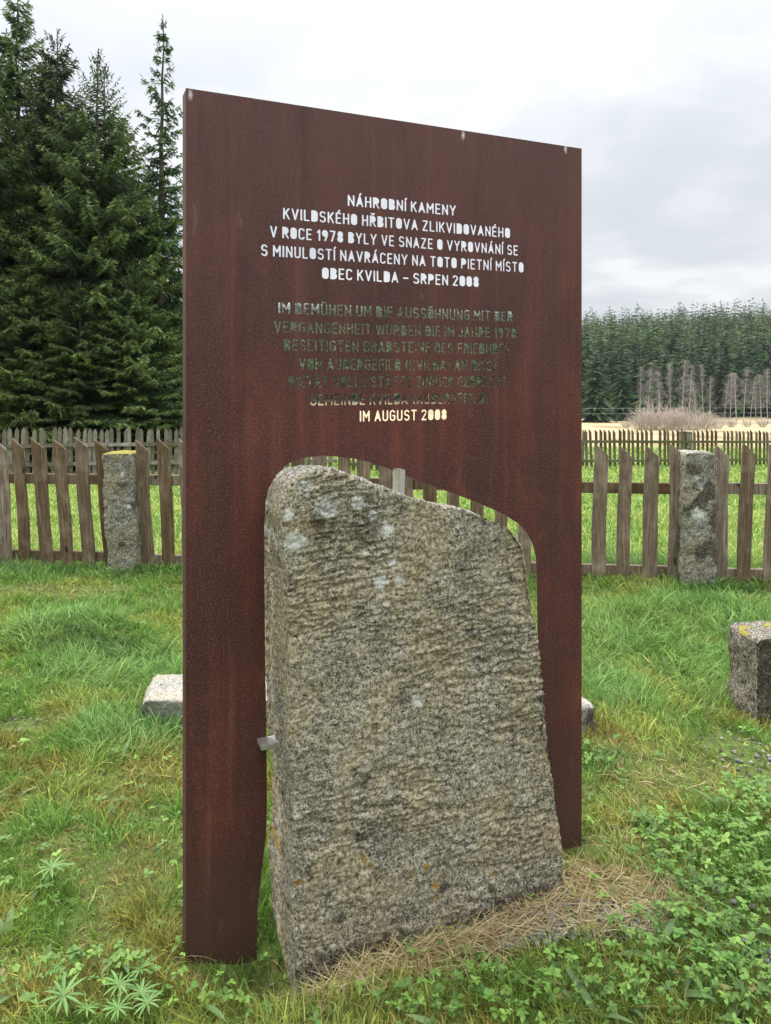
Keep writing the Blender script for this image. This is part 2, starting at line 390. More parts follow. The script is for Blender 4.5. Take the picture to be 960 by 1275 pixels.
GL = {  # width, strokes, fills
 'A': (.46, [[(0, 0), (.23, 1), (.46, 0)], [(.07, .26), (.39, .26)]], [[(.07, .26), (.23, 1), (.39, .26)]]),
 'B': (.40, [[(0, 0), (0, 1)]], [_Bu, _Bl]), 'C': (.38, [_C], []), 'D': (.40, [], [_D]),
 'E': (.34, [[(.34, 0), (0, 0), (0, 1), (.34, 1)], [(0, .52), (.30, .52)]], []),
 'F': (.34, [[(0, 0), (0, 1), (.34, 1)], [(0, .52), (.30, .52)]], []),
 'G': (.40, [arc(.2, .78, .2, .22, 20, 180) + arc(.2, .22, .2, .22, 180, 360) + [(.4, .48), (.23, .48)]], []),
 'H': (.40, [[(0, 0), (0, 1)], [(.40, 0), (.40, 1)], [(0, .52), (.40, .52)]], []),
 'I': (.0, [[(0, 0), (0, 1)]], []), 'J': (.30, [arc(.13, .17, .16, .17, 200, 360, 6) + [(.29, 1)]], []),
 'K': (.40, [[(0, 0), (0, 1)], [(.38, 1), (.02, .42)], [(.14, .60), (.40, 0)]], []),
 'L': (.33, [[(0, 1), (0, 0), (.33, 0)]], []),
 'M': (.50, [[(0, 0), (0, 1), (.25, .38), (.50, 1), (.50, 0)]], []),
 'N': (.42, [[(0, 0), (0, 1), (.42, 0), (.42, 1)]], []), 'O': (.40, [], [_O]),
 'P': (.39, [[(0, 0), (0, 1)]], [_R]), 'R': (.40, [[(0, 0), (0, 1)], [(.17, .48), (.40, 0)]], [_R]),
 'S': (.40, [_S], []), 'T': (.42, [[(0, 1), (.42, 1)], [(.21, 1), (.21, 0)]], []),
 'U': (.40, [[(0, 1)] + arc(.2, .2, .2, .2, 180, 360) + [(.4, 1)]], []),
 'V': (.44, [[(0, 1), (.22, 0), (.44, 1)]], []), 'W': (.66, [[(0, 1), (.165, 0), (.33, .9), (.495, 0), (.66, 1)]], []),
 'Y': (.44, [[(0, 1), (.22, .45), (.44, 1)], [(.22, .45), (.22, 0)]], []), 'Z': (.40, [[(0, 1), (.38, 1), (0, 0), (.40, 0)]], []),
 '0': (.38, [], [_O]), '1': (.16, [[(0, .78), (.16, 1), (.16, 0)]], []),
 '2': (.38, [arc(.19, .78, .19, .22, 165, -20, 9) + [(0, 0), (.38, 0)]], []),
 '7': (.38, [[(0, 1), (.38, 1), (.12, 0)]], []), '8': (.40, [], _8),
 '9': (.40, [[(.39, .72), (.36, .45), (.2, 0)]], [arc(.2, .72, .2, .28, 0, 360, 14)]),
 '\u00df': (.40, [[(0, 0), (0, .8)]], [[(0, .5), (0, .8)] + arc(.18, .80, .18, .20, 180, -90), _Bl]),
 '(': (.14, [arc(.32, .5, .30, .62, 128, 232, 8)], []), ')': (.14, [arc(-.18, .5, .30, .62, 52, -52, 8)], []),
 '\u2013': (.36, [[(0, .46), (.36, .46)]], []), '.': (.0, [[(0, 0), (0, .01)]], []),
}
def glyph_parts(ch):
    base = {'\u00c1': 'A', '\u00c9': 'E', '\u00cd': 'I', '\u0158': 'R', '\u00dc': 'U', '\u00d6': 'O', '\u00c4': 'A'}.get(ch, ch)
    wd, st, fi = GL[base]; st = list(st); c = wd / 2
    if ch in '\u00c1\u00c9\u00cd': st.append([(c - .01, 1.16), (c + .09, 1.30)])
    if ch == '\u0158': st.append([(c - .12, 1.30), (c, 1.17), (c + .12, 1.30)])
    if ch in '\u00dc\u00d6\u00c4': st += [[(c - .11, 1.20), (c - .11, 1.21)], [(c + .11, 1.20), (c + .11, 1.21)]]
    return wd, st, fi
def seg_dist(P, a, b):
    a = np.array(a); b = np.array(b); ab = b - a; t = np.clip(((P - a) @ ab) / max(ab @ ab, 1e-9), 0, 1)
    return np.linalg.norm(P - a - t[..., None] * ab, axis=-1)
def inside(P, poly):
    x, y = P[..., 0], P[..., 1]; c = np.zeros(x.shape, bool); n = len(poly)
    for i in range(n):
        (x0, y0), (x1, y1) = poly[i], poly[i - 1]
        if y0 == y1: continue
        c ^= ((y0 > y) != (y1 > y)) & (x < (x1 - x0) * (y - y0) / (y1 - y0) + x0)
    return c
def simplify(pts, tol):
    pts = np.array(pts); n = len(pts)
    def rec(i, j):
        if j <= i + 1: return []
        a, b = pts[i], pts[j]; ab = b - a; L = np.hypot(*ab)
        seg = pts[i + 1:j]
        d = np.abs(ab[0] * (seg[:, 1] - a[1]) - ab[1] * (seg[:, 0] - a[0])) / L if L > 1e-9 else np.hypot(*(seg - a).T)
        k = int(np.argmax(d))
        if d[k] < tol: return []
        k += i + 1; return rec(i, k) + [k] + rec(k, j)
    h = int(np.argmax(np.hypot(*(pts - pts[0]).T)))
    q = np.concatenate([pts, pts[:1]])
    pts = q; keep = [0] + rec(0, h) + [h] + rec(h, n)
    return [tuple(q[i]) for i in keep]
def outlines(ch, step=.021):
    wd, st, fi = glyph_parts(ch)
    xs = np.arange(-.16, max(wd, .1) + .2, step); ys = np.arange(-.22, 1.46, step)
    G = np.stack(np.meshgrid(xs, ys), -1); D = np.full(G.shape[:2], 9.)
    for s in st:
        for a, b in zip(s[:-1], s[1:]): D = np.minimum(D, seg_dist(G, a, b))
    for f in fi:
        d = np.full(G.shape[:2], 9.)
        for a, b in zip(f, f[1:] + f[:1]): d = np.minimum(d, seg_dist(G, a, b))
        D = np.minimum(D, np.where(inside(G, f), -d, d))
    D = D - HWID; D[np.abs(D) < 1e-6] = 1e-6
    segs = {}
    ny, nx = D.shape
    def ept(e):
        (i, j, o) = e; i2, j2 = (i, j + 1) if o == 0 else (i + 1, j)
        a, b = D[i, j], D[i2, j2]; t = a / (a - b)
        return (xs[j] + t * step, ys[i]) if o == 0 else (xs[j], ys[i] + t * step)
    for i in range(ny - 1):
        for j in range(nx - 1):
            c = [D[i, j] < 0, D[i, j + 1] < 0, D[i + 1, j + 1] < 0, D[i + 1, j] < 0]
            if all(c) or not any(c): continue
            E = [(i, j, 0), (i, j + 1, 1), (i + 1, j, 0), (i, j, 1)]
            cr = [k for k in range(4) if c[k] != c[(k + 1) % 4]]
            pairs = [(cr[0], cr[1])] if len(cr) == 2 else ([(0, 1), (2, 3)] if c[1] else [(0, 3), (1, 2)])
            for a, b in pairs:
                segs.setdefault(E[a], []).append(E[b]); segs.setdefault(E[b], []).append(E[a])
    loops = []; seen = set()
    for e in list(segs):
        if e in seen: continue
        lp = [e]; seen.add(e); cur = e
        while True:
            nx_ = [q for q in segs[cur] if q not in seen]
            if not nx_: break
            cur = nx_[0]; seen.add(cur); lp.append(cur)
        pts = [ept(q) for q in lp]
        if len(pts) > 5: loops.append(simplify(pts, .006))
    # drop islands (they would fall out of a cut sheet)
    out = []
    for k, L in enumerate(loops):
        p = np.array([L[0]])
        if not any(m != k and inside(p, loops[m])[0] for m in range(len(loops))): out.append(L)
    return wd, out
_cache = {}
TEXT = [
 ('N\u00c1HROBN\u00cd KAMENY', (433, 256.0), (568, 269.0)),
 ('KVILDSK\u00c9HO H\u0158BITOVA ZLIKVIDOVAN\u00c9HO', (352.5, 271.7), (635.6, 297.5)),
 ('V ROCE 1978 BYLY VE SNAZE O VYROVN\u00c1N\u00cd SE', (336.3, 294.6), (645.3, 318.9)),
 ('S MINULOST\u00cd NAVR\u00c1CENY NA TOTO PIETN\u00cd M\u00cdSTO', (325, 318.1), (652.4, 339.8)),
 ('OBEC KVILDA \u2013 SRPEN 2008', (401, 347.0), (596.7, 357.5)),
 ('IM BEM\u00dcHEN UM DIE AUSS\u00d6HNUNG MIT DER', (346.7, 390.3), (638.8, 400.8)),
 ('VERGANGENHEIT WURDEN DIE IM JAHRE 1978', (341.3, 414.4), (643, 420.9)),
 ('BESEITIGTEN GRABSTEINE DES FRIEDHOFS', (353.7, 436.7), (635.3, 440.8)),
 ('VON AU\u00dfERGEFILD (KVILDA) AN DIESE', (372.5, 460.8), (620, 461.2)),
 ('PIET\u00c4T VOLLE ST\u00c4TTE ZUR\u00dcCK GEBRACHT.', (359.7, 482.6), (634, 481.4)),
 ('GEMEINDE KVILDA (AU\u00dfERGEFILD)', (386.3, 504.5), (607.8, 502.5)),
 ('IM AUGUST 2008', (448, 525.4), (556.7, 522.4)),
]
def text_loops():
    res = []
    for line, a, b in TEXT:
        s0, z0 = plane_pt(*a); s1, z1 = plane_pt(*b); z = (z0 + z1) / 2
        h = .0335 * .87
        gl = []
        for ch in line:
            if ch == ' ': gl.append((None, None)); continue
            if ch not in _cache: _cache[ch] = outlines(ch)
            gl.append(_cache[ch])
        tot = (s1 - s0) / h
        ink = sum((g[0] + 2 * HWID) for g in gl if g[0] is not None)
        ng = len(line) - 1; nsp = line.count(' ')
        # letters are stretched a little so that the gaps stay narrow, as on the sheet
        gap = .15; kx = (tot - gap * (ng + nsp * .6) - nsp * .12) / ink
        x = 0
        for g in gl:
            if g[0] is None: x += .12 + gap * 1.6; continue
            for L in g[1]:
                res.append([(s0 + (x + (px + HWID) * kx) * h, z + HWID * h + py * h * (1 - .0)) for px, py in L])
            x += (g[0] + 2 * HWID) * kx + gap
    return res

ARCH = [(319, 1230), (319.8, 1183), (321, 1129), (325.6, 1086), (331, 1043), (332.5, 1000), (331.5, 900), (330, 800), (329.2, 720), (329, 655), (331, 623), (334.6, 608), (343, 593), (353.5, 581), (365, 574), (381, 569.5), (401.7, 567.6), (422, 568.8), (441, 571), (458.5, 575), (480, 582), (501, 591), (528, 601), (557, 612), (586, 622.5), (615, 634.5), (630, 642), (646.7, 652.5), (657, 664), (664, 678), (668, 695), (669, 716), (669.5, 760), (671, 850), (674, 930), (678, 1000), (681, 1050), (684, 1110)]
def make_panel():
    ztop = EYE - (109.5 - HZ) / F * PA.y
    ztop2 = EYE - (185 - HZ) / F * PB.y
    zb = -.3
    arch = [plane_pt(*p) for p in ARCH]
    arch[0] = (arch[1][0], zb); arch[-1] = (arch[-2][0] + .004, zb)
    outer = [(0, zb), (0, ztop), (PW, ztop2), (PW, zb)] + arch[::-1]
    cu = bpy.data.curves.new('panel', 'CURVE'); cu.dimensions = '2D'; cu.fill_mode = 'BOTH'; T = .003
    cu.extrude = T / 2; cu.resolution_u = 1
    for lp in [outer] + text_loops():
        sp = cu.splines.new('POLY'); sp.points.add(len(lp) - 1); sp.use_cyclic_u = True
        sp.points.foreach_set('co', [c for s, z in lp for c in (s, z, 0, 1)])
    o = bpy.data.objects.new('tmp', cu); COL.objects.link(o)
    dg = bpy.context.evaluated_depsgraph_get(); dg.update()
    me = bpy.data.meshes.new_from_object(o.evaluated_get(dg)); bpy.data.objects.remove(o)
    me.name = 'panel_sheet'; me.materials.clear()
    # curve space (s, z, n) -> local (s, -n.., z): local y points away from the camera
    co, _ = mesh_np(me); co = np.stack([co[:, 0], -co[:, 2] + T / 2, co[:, 1]], -1)
    me.vertices.foreach_set('co', co.astype(np.float32).ravel()); me.update()
    for p in me.polygons: p.use_smooth = False
    root = empty('memorial_panel', (PA.x, PA.y, 0), PROT)
    tag(root, 'tall rust brown steel panel with cut-through memorial lettering and arched opening', 'memorial')
    link('panel_sheet', me, M_RUST, root)
    for x0, x1, zt in ((0.0, .005, ztop), (PW - .005, PW, ztop2)):
        bm = bmesh.new(); box_bm(bm, x0, x1, T, .062, zb, zt - .0005)
        link('side_flange', bm_mesh(bm, 'side_flange', .0015), M_RUST, root)
    # stainless holding bars that reach from the sheet to the stone
    def bar(p, q, wd, th):
        (s0, z0), (s1, z1) = p, q
        d = Vector((s1 - s0, 0, z1 - z0)); L = d.length; ang = math.atan2(d.z, d.x)
        bm = bmesh.new(); box_bm(bm, 0, L, -.052, -.002, -wd / 2, wd / 2)
        for v in bm.verts:
            pass
        bmesh.ops.rotate(bm, verts=bm.verts, cent=(0, 0, 0), matrix=Matrix.Rotation(-ang, 3, 'Y'))
        bmesh.ops.translate(bm, verts=bm.verts, vec=(s0, 0, z0))
        b = link('bracket', bm_mesh(bm, 'bracket', .0015, 2), M_STEEL, root)
        return b
    b = bar(plane_pt(323, 927.5, .03), plane_pt(356, 921, .03), .0145, .03)
    b = bar(plane_pt(497.5, 584, .03), plane_pt(498, 622, .04), .019, .02)
make_panel()

# ---------------------------------------------------------------- rough stones
def rough_stone(name, front, back, depth, voxel, disp, smooth_it=14, masks=None, planes=10):
    """loft between a front and a back outline (local x, z); remesh, round and displace. local y points to the back"""
    def resample(poly, n):
        p = np.array(poly + poly[:1], float); L = np.concatenate([[0], np.cumsum(np.hypot(*np.diff(p, axis=0).T))])
        t = np.linspace(0, L[-1], n, endpoint=False); return np.stack([np.interp(t, L, p[:, 0]), np.interp(t, L, p[:, 1])], -1)
    n = 160; f = resample(front, n); b = resample(back, n)
    bm = bmesh.new()
    vf = [bm.verts.new((x, 0, z)) for x, z in f]; vb = [bm.verts.new((x, depth, z)) for x, z in b]
    bm.faces.new(vf); bm.faces.new(vb[::-1])
    for i in range(n): bm.faces.new((vf[i], vb[i], vb[(i + 1) % n], vf[(i + 1) % n]))
    bmesh.ops.triangulate(bm, faces=[g for g in bm.faces if len(g.verts) > 4])
    me = bm_mesh(bm, name)
    me = baked(me, [('REMESH', dict(mode='VOXEL', voxel_size=voxel)), ('SMOOTH', dict(factor=.5, iterations=smooth_it))])
    me.name = name
    co, no = mesh_np(me)
    d = disp(co.astype(float), no.astype(float))
    co2 = co + no * d[:, None]
    me.vertices.foreach_set('co', co2.astype(np.float32).ravel())
    col = masks(co2, no) if masks else np.zeros((len(co2), 3))
    a = me.attributes.new('tint', 'FLOAT_COLOR', 'POINT'); c = np.ones((len(co2), 4), np.float32); c[:, :3] = col; a.data.foreach_set('color', c.ravel())
    me.polygons.foreach_set('use_smooth', np.ones(len(me.polygons), bool)); me.update()
    return me

def blob(co, pts):
    m = np.zeros(len(co))
    for (x, z, r, s) in pts: m = np.maximum(m, s * np.exp(-((co[:, 0] - x) ** 2 + (co[:, 2] - z) ** 2) / (r * r)))
    return m

OFF = .185                                     # the gravestone's face stands this far in front of the steel sheet
TOPL = [(347, 618), (352, 606), (359, 597), (370, 589.5), (385.6, 583.5), (401.7, 582.6), (413, 586), (429, 593), (445, 598), (457, 602), (480, 611), (501, 618.5), (522, 622), (542.5, 629), (567.5, 632.5), (597, 641), (626, 651), (646.7, 664), (655, 674), (659, 695), (661, 716), (664, 740), (668, 765), (675, 819), (677, 850), (679.5, 917), (688.5, 975), (695, 1029), (699.7, 1074), (702, 1101), (700, 1120)]
def make_gravestone():
    front = [(376, 1250), (369, 1213), (366, 1170), (365, 1119), (369, 1030), (367, 990), (364, 895), (361, 820), (358, 750), (356, 700), (354, 660), (350, 636)]
    fr = [plane_pt(u, v, OFF) for u, v in front[::1]]
    top = [plane_pt(u, v, OFF - .05) for u, v in TOPL[:14]] + [plane_pt(u, v, OFF) for u, v in TOPL[14:]]
    bot = [(plane_pt(703, 1130, OFF)[0], -.25), (plane_pt(376, 1213, OFF)[0], -.25)]
    poly = fr[1:] + top + bot
    s_lo, s_hi = min(p[0] for p in poly), max(p[0] for p in poly)
    back = [(s_lo + (s - s_lo) * .965 + .004, z - (.02 if z > .6 else 0)) for s, z in poly]
    def disp(co, no):
        warp = (fbm(co, 5, 3, 3) - .5) * .035
        fr_ = np.clip(-no[:, 1], 0, 1)
        q = co.copy(); q[:, 2] = q[:, 2] + warp + q[:, 0] * .10 * smooth01(q[:, 2], 1.0, .2) - .04 * q[:, 0]
        fur = 1 - np.abs(2 * fbm(q * np.array([.13, .3, 1.0]), 76, 2, 40, .45) - 1)     # long pick marks of uneven length
        fur2 = 1 - np.abs(2 * fbm(q * np.array([.30, .4, 1.0]), 95, 2, 140, .5) - 1)
        amt = .30 + .95 * smooth01(fbm(co, 5, 3, 71), .38, .62)
        r = -(smooth01(fur, .70, 1.0) * .0066 + smooth01(fur2, .76, 1.0) * .0046) * amt * (.25 + .75 * fr_)
        return (fbm(co, 3.0, 3, 21) - .5) * .034 + (fbm(co, 16, 3, 8) - .5) * .009 + r + (fbm(co, 60, 3, 55, .75) - .5) * .011
    def P(u, v): return plane_pt(u, v, OFF)
    def rr(px): return px / F * 2.2
    def masks(co, no):
        white = blob(co, [(*P(u, v), rr(r), s) for u, v, r, s in ((404, 634, 17, 1), (367, 676, 15, 1), (443, 625, 11, .9), (482, 660, 11, .9), (464, 642, 9, .85), (474, 724, 12, .95), (497, 722, 10, .85), (519, 874, 9, .95), (490, 700, 8, .8), (358, 640, 12, .7), (380, 606, 14, .6), (455, 690, 5, .7), (430, 640, 5, .6))])
        white = np.maximum(white, .44 * smooth01(no[:, 2], .35, .8))
        org = blob(co, [(*P(u, v), rr(r), s) for u, v, r, s in ((372, 1098, 6, 1), (453, 1070, 6, .85), (462, 1076, 4, .8), (531, 1079, 5, .95), (541, 1103, 6, .9), (516, 1087, 4, .7), (513, 959, 4, .8), (514, 981, 4, .7), (617, 1090, 6, .7), (640, 1053, 5, .6), (696, 1035, 5, .9), (386, 1078, 4, .6), (415, 1070, 4, .55), (660, 1090, 7, .55), (540, 1118, 4, .8), (345, 1118, 6, .7), (348, 985, 5, .5))])
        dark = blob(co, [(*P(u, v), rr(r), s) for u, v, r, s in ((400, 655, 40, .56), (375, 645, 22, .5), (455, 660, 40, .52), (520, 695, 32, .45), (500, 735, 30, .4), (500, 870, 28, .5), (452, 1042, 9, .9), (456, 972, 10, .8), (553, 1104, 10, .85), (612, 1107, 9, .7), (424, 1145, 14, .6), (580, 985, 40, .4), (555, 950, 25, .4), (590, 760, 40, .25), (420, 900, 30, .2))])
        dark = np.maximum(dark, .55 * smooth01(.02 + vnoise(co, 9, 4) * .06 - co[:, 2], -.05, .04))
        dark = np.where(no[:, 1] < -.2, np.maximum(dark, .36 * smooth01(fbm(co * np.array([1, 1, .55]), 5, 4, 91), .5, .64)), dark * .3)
        return np.stack([white, org, dark], -1)
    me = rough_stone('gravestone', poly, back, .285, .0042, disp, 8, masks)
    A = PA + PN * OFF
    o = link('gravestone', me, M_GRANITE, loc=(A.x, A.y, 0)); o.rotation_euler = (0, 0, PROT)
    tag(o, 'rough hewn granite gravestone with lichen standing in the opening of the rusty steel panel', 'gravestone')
make_gravestone()

def post(u0, u1, vt, vb, d, label, seed, cap, lean=0.0, cat='post', depth=.24, mat=None, z0=0.0, lumps=()):
    zt = EYE - (vt - HZ) / F * d; zg = float(terrain(np.array([(u0 + u1) / 2 / F * d - CX / F * d]), np.array([d]))[0])
    xa, xb = (u0 - CX) / F * d, (u1 - CX) / F * d; w2 = (xb - xa) / 2; H = zt - zg
    poly = [(-w2 * 1.02, -.15), (-w2, H * .3), (-w2 * .99, H * .7), (-w2, H * .965), (-w2 * .93, H), (0, H * 1.005), (w2 * .9, H * .995), (w2, H * .955), (w2 * .98, H * .6), (w2 * 1.03, H * .25), (w2 * 1.0, -.15)]
    def disp(co, no): return (fbm(co, 6, 3, seed) - .5) * .035 + (fbm(co, 34, 3, seed + 5, .65) - .5) * .020
    def masks(co, no):
        up = smooth01(no[:, 2] + (vnoise(co, 18, seed) - .5) * .6, .35, .75)
        p = np.zeros((len(co), 3)); n = fbm(co, 7, 3, seed + 9)
        side = smooth01(co[:, 2], H - .13, H - .02) * .5
        if cap == 'moss': p[:, 1] = np.maximum(up, side * (vnoise(co, 20, 5) > .45)) * .95
        elif cap == 'mixed': p[:, 1] = up * smooth01(vnoise(co, 9, 8), .45, .6); p[:, 0] = up * .5 * (1 - p[:, 1])
        else: p[:, 0] = up * .42
        for (fx, fz, r, s) in lumps: p[:, 0] = np.maximum(p[:, 0], s * np.exp(-((co[:, 0] - fx * w2) ** 2 + (co[:, 2] - fz * H) ** 2) / r ** 2))
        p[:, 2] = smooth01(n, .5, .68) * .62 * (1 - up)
        return p
    me = rough_stone('stone_post', poly, poly, depth, .009, disp, 3, masks)
    o = link('stone_post' if cat == 'post' else 'stone_block', me, mat or M_POST, loc=((xa + xb) / 2, d - depth / 2 + .05, zg)); o.rotation_euler = (0, lean, 0)
    tag(o, label, cat); return o

# ---------------------------------------------------------------- near fence
FL0, FL1 = Vector(gp(100, 705)), Vector(gp(900, 727))
FU = (FL1 - FL0).normalized(); FROT = math.atan2(FU.y, FU.x)
def fence_s(u):
    k = (u - CX) / F; return (k * FL0.y - FL0.x) / (FU.x - k * FU.y)
def fence_pt(s): return FL0 + FU * s
sL = fence_s(-150); sR = fence_s(1110)
fence = empty('picket_fence', (fence_pt(sL).x, fence_pt(sL).y, 0), FROT)
tag(fence, 'brown weathered picket fence with slanted picket tops, just behind the rusty panel', 'fence')
PICK = [(-105, -85), (-78, -60), (-52, -36), (-27, -15), (-1.5, 5.6), (18.8, 30), (43, 56.4), (69.6, 80.9), (95, 107), (120.3, 134.5), (172, 180.5), (198.4, 206), (225, 231), (254, 258), (283, 286), (311, 313), (339, 341), (364.5, 366), (391.5, 393), (421.5, 423), (445.5, 447), (472, 473), (499, 500), (527.5, 528), (557, 557), (586.5, 586), (616, 615), (645.6, 644), (676, 674), (706, 703), (738.8, 735), (769.8, 765), (801, 797), (832.8, 828.7), (888.5, 885), (921.8, 913.3), (953.8, 946), (986, 978), (1018, 1008), (1050, 1040)]
for i, (ut, ub) in enumerate(PICK):
    st, sb = fence_s(ut) - sL, fence_s(ub) - sL
    zt = 1.10 + random.uniform(-.02, .025); lean = (st - sb) / zt
    wd = random.uniform(.096, .112); th = .024
    bm = bmesh.new()
    nz = 8; rows = []
    ph = random.uniform(0, 6)
    for k in range(nz + 1):
        z = .015 + (zt - .015) * k / nz
        jx = .004 * math.sin(ph + k * .9); r = []
        for j in range(4):
            x = (0, 1, 1, 0)[j] * wd; y = (0, 0, 1, 1)[j] * th
            zz = z
            if k == nz:
                zz = zt - (.095 if x > 0 else 0.0)
            elif k == nz - 1: zz = zt - .14
            r.append(bm.verts.new((x + jx + random.uniform(-.002, .002), y + .002 * math.sin(ph + k), zz)))
        rows.append(r)
    for k in range(nz):
        for j in range(4): bm.faces.new((rows[k][j], rows[k][(j + 1) % 4], rows[k + 1][(j + 1) % 4], rows[k + 1][j]))
    bm.faces.new(rows[-1]); bm.faces.new(rows[0][::-1])
    if ut > 730:      # these tops start with a short level cut
        rows[-1][0].co.z = rows[-1][3].co.z = zt
    p = link('picket', bm_mesh(bm, 'picket', .003), M_WOOD, fence, (sb, -.062, 0)); p.rotation_euler = (random.uniform(-.012, .012), math.atan(lean), random.uniform(-.03, .03))
for z0, z1, y0 in ((.70, .785, -.034), (.045, .125, -.034)):
    cuts = [sL, fence_s(155), fence_s(360), fence_s(560), fence_s(867), sR]
    for a, b in zip(cuts[:-1], cuts[1:]):
        bm = bmesh.new(); L = b - a
        vs = box_bm(bm, 0, L - .004, 0, .045, 0, z1 - z0)
        # stand the rail's length along local z of the grain: mesh is built lying down
        r = link('rail', bm_mesh(bm, 'rail', .003), M_WOOD, fence, (a - sL, y0 + random.uniform(-.004, .004), z0 + random.uniform(-.012, .012)))
d_l = fence_pt(fence_s(158)).y; d_r = fence_pt(fence_s(867)).y
post(138, 175.5, 563.5, 710, d_l - .11, 'granite fence post with yellow lichen on top, left of the rusty panel', 3, 'moss', -.055, lumps=((.6, .55, .03, .8), (.3, .82, .03, .7)))
post(847.5, 887, 563.5, 731, d_r - .11, 'pale topped granite fence post with white lichen, right of the rusty panel', 8, 'white', .012, lumps=((-.1, .80, .07, .75), (-.1, .55, .085, .8), (.9, .38, .05, .7)))

# ---------------------------------------------------------------- dark stone block and lying slab
bx0, by0 = gp(934, 897)
def make_block():
    H = .385; w = .50
    cx, cy = gp(943, 899)
    poly = [(0, -.1), (-.004, H * .5), (0, H * .95), (.02, H), (w * .5, H * 1.01), (w, H), (w, -.1)]
    def disp(co, no): return (fbm(co, 6, 3, 31) - .5) * .05 + (fbm(co, 40, 3, 36, .65) - .5) * .014
    def masks(co, no):
        up = smooth01(no[:, 2] + (vnoise(co, 16, 3) - .5) * .5, .4, .75); ms = smooth01(fbm(co, 9, 3, 12), .5, .6)
        p = np.zeros((len(co), 3)); p[:, 1] = up * ms * .75; p[:, 0] = up * (1 - ms) * .36
        p[:, 1] = np.maximum(p[:, 1], .42 * smooth01(co[:, 0], .05, .14) * smooth01(co[:, 2], .1, .4) * smooth01(vnoise(co, 13, 6), .4, .7))
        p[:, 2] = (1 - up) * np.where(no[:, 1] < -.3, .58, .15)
        return p
    me = rough_stone('stone_block', poly, poly, .25, .007, disp, 3, masks)
    o = link('stone_block', me, M_DARKSTONE, loc=(cx, cy, 0)); o.rotation_euler = (0, 0, R(6))
    tag(o, 'dark squat stone block with yellow moss on top, at the right edge of the grass', 'stone block')
make_block()
def make_slab():
    a = Vector(gp(176, 902)); b = Vector(gp(741, 910)); L = (b - a).length; H = .115
    rot = math.atan2(b.y - a.y, b.x - a.x)
    poly = [(0, -.1), (-.012, H * .6), (.012, H * .97), (.05, H), (L * .3, H * 1.05), (L * .7, H * .97), (L - .05, H), (L - .01, H * .9), (L, -.1)]
    back = [(x - .04, z) for x, z in poly]
    def disp(co, no): return (fbm(co, 4, 3, 61) - .5) * .04 + (fbm(co, 30, 3, 66, .6) - .5) * .012
    def masks(co, no):
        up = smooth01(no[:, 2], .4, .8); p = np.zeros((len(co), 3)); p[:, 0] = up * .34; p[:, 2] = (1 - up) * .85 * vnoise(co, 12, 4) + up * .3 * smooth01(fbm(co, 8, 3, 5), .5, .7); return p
    me = rough_stone('stone_slab', poly, back, .30, .010, disp, 4, masks)
    o = link('stone_slab', me, M_PALESTONE, loc=(a.x, a.y, 0)); o.rotation_euler = (0, 0, rot)
    tag(o, 'long pale stone slab lying in the grass behind the rusty panel, its ends showing on both sides', 'stone slab')
make_slab()

# ---------------------------------------------------------------- far fences
def far_fence(name, label, P0, P1, zb, step, wd, ht, mat, pointed, tilt=.012, post_cb=None, railz=(.28, .70)):
    P0, P1 = Vector(P0), Vector(P1); U = (P1 - P0); L = U.length; U.normalize()
    root = empty('picket_fence', (P0.x, P0.y, zb(P0.x, P0.y)), math.atan2(U.y, U.x)); tag(root, label, 'fence')
    n = int(L / step); protos = []
    for v in range(5):
        bm = bmesh.new(); h = ht + random.uniform(-.04, .04); w2 = wd * random.uniform(.42, .55)
        prof = [(-w2, 0), (w2, 0), (w2, h - wd * 1.0), (0 if pointed else -w2 * .7, h), (-w2, h - wd * (1. if pointed else .1))]
        f_ = [bm.verts.new((x, 0, z)) for x, z in prof]; b_ = [bm.verts.new((x, .02, z)) for x, z in prof]
        bm.faces.new(f_); bm.faces.new(b_[::-1])
        for k in range(5): bm.faces.new((f_[k], b_[k], b_[(k + 1) % 5], f_[(k + 1) % 5]))
        me = bm_mesh(bm, 'picket'); me.materials.append(mat); protos.append(me)
    z0 = zb(P0.x, P0.y)
    def zz(s):
        q = P0 + U * s; return zb(q.x, q.y) - z0
    for i in range(n):
        s = i * step + random.uniform(-.012, .012)
        if random.random() < .025: continue
        o = link('picket', random.choice(protos), None, root, (s, 0, zz(s))); o.rotation_euler = (0, random.gauss(0, tilt * 1.3), 0)
    for rz in railz:
        for k in range(6):
            a, b = L * k / 6, L * (k + 1) / 6; bm = bmesh.new(); vs = box_bm(bm, a, b - .01, -.05, -.003, ht * rz, ht * rz + .075)
            for v in bm.verts: v.co.z += zz(v.co.x)
            link('rail', bm_mesh(bm, 'rail'), mat, root)
    return root
def ter1(x, y): return float(terrain(np.array([x]), np.array([y]))[0])
def at(u, d): return ((u - CX) / F * d, d)
far_fence('picket_fence', 'grey weathered fence of narrow pointed pickets in front of the tall spruces', at(-90, 16.8), at(420, 18.6), ter1, .128, .085, 1.12, M_WOOD_GREY, True, .02, railz=(.25, .63))
far_fence('picket_fence', 'far brown picket fence at the meadow edge, seen behind the pale topped granite post', at(425, 19.4), at(1020, 24.8), ter1, .158, .088, 1.10, M_WOOD_RED, False, railz=(.14, .64))
_dz = 24.2
post(846.5, 861, 537, 577, _dz - .12, 'small distant granite post set in the far brown fence', 14, 'white', 0, depth=.3)

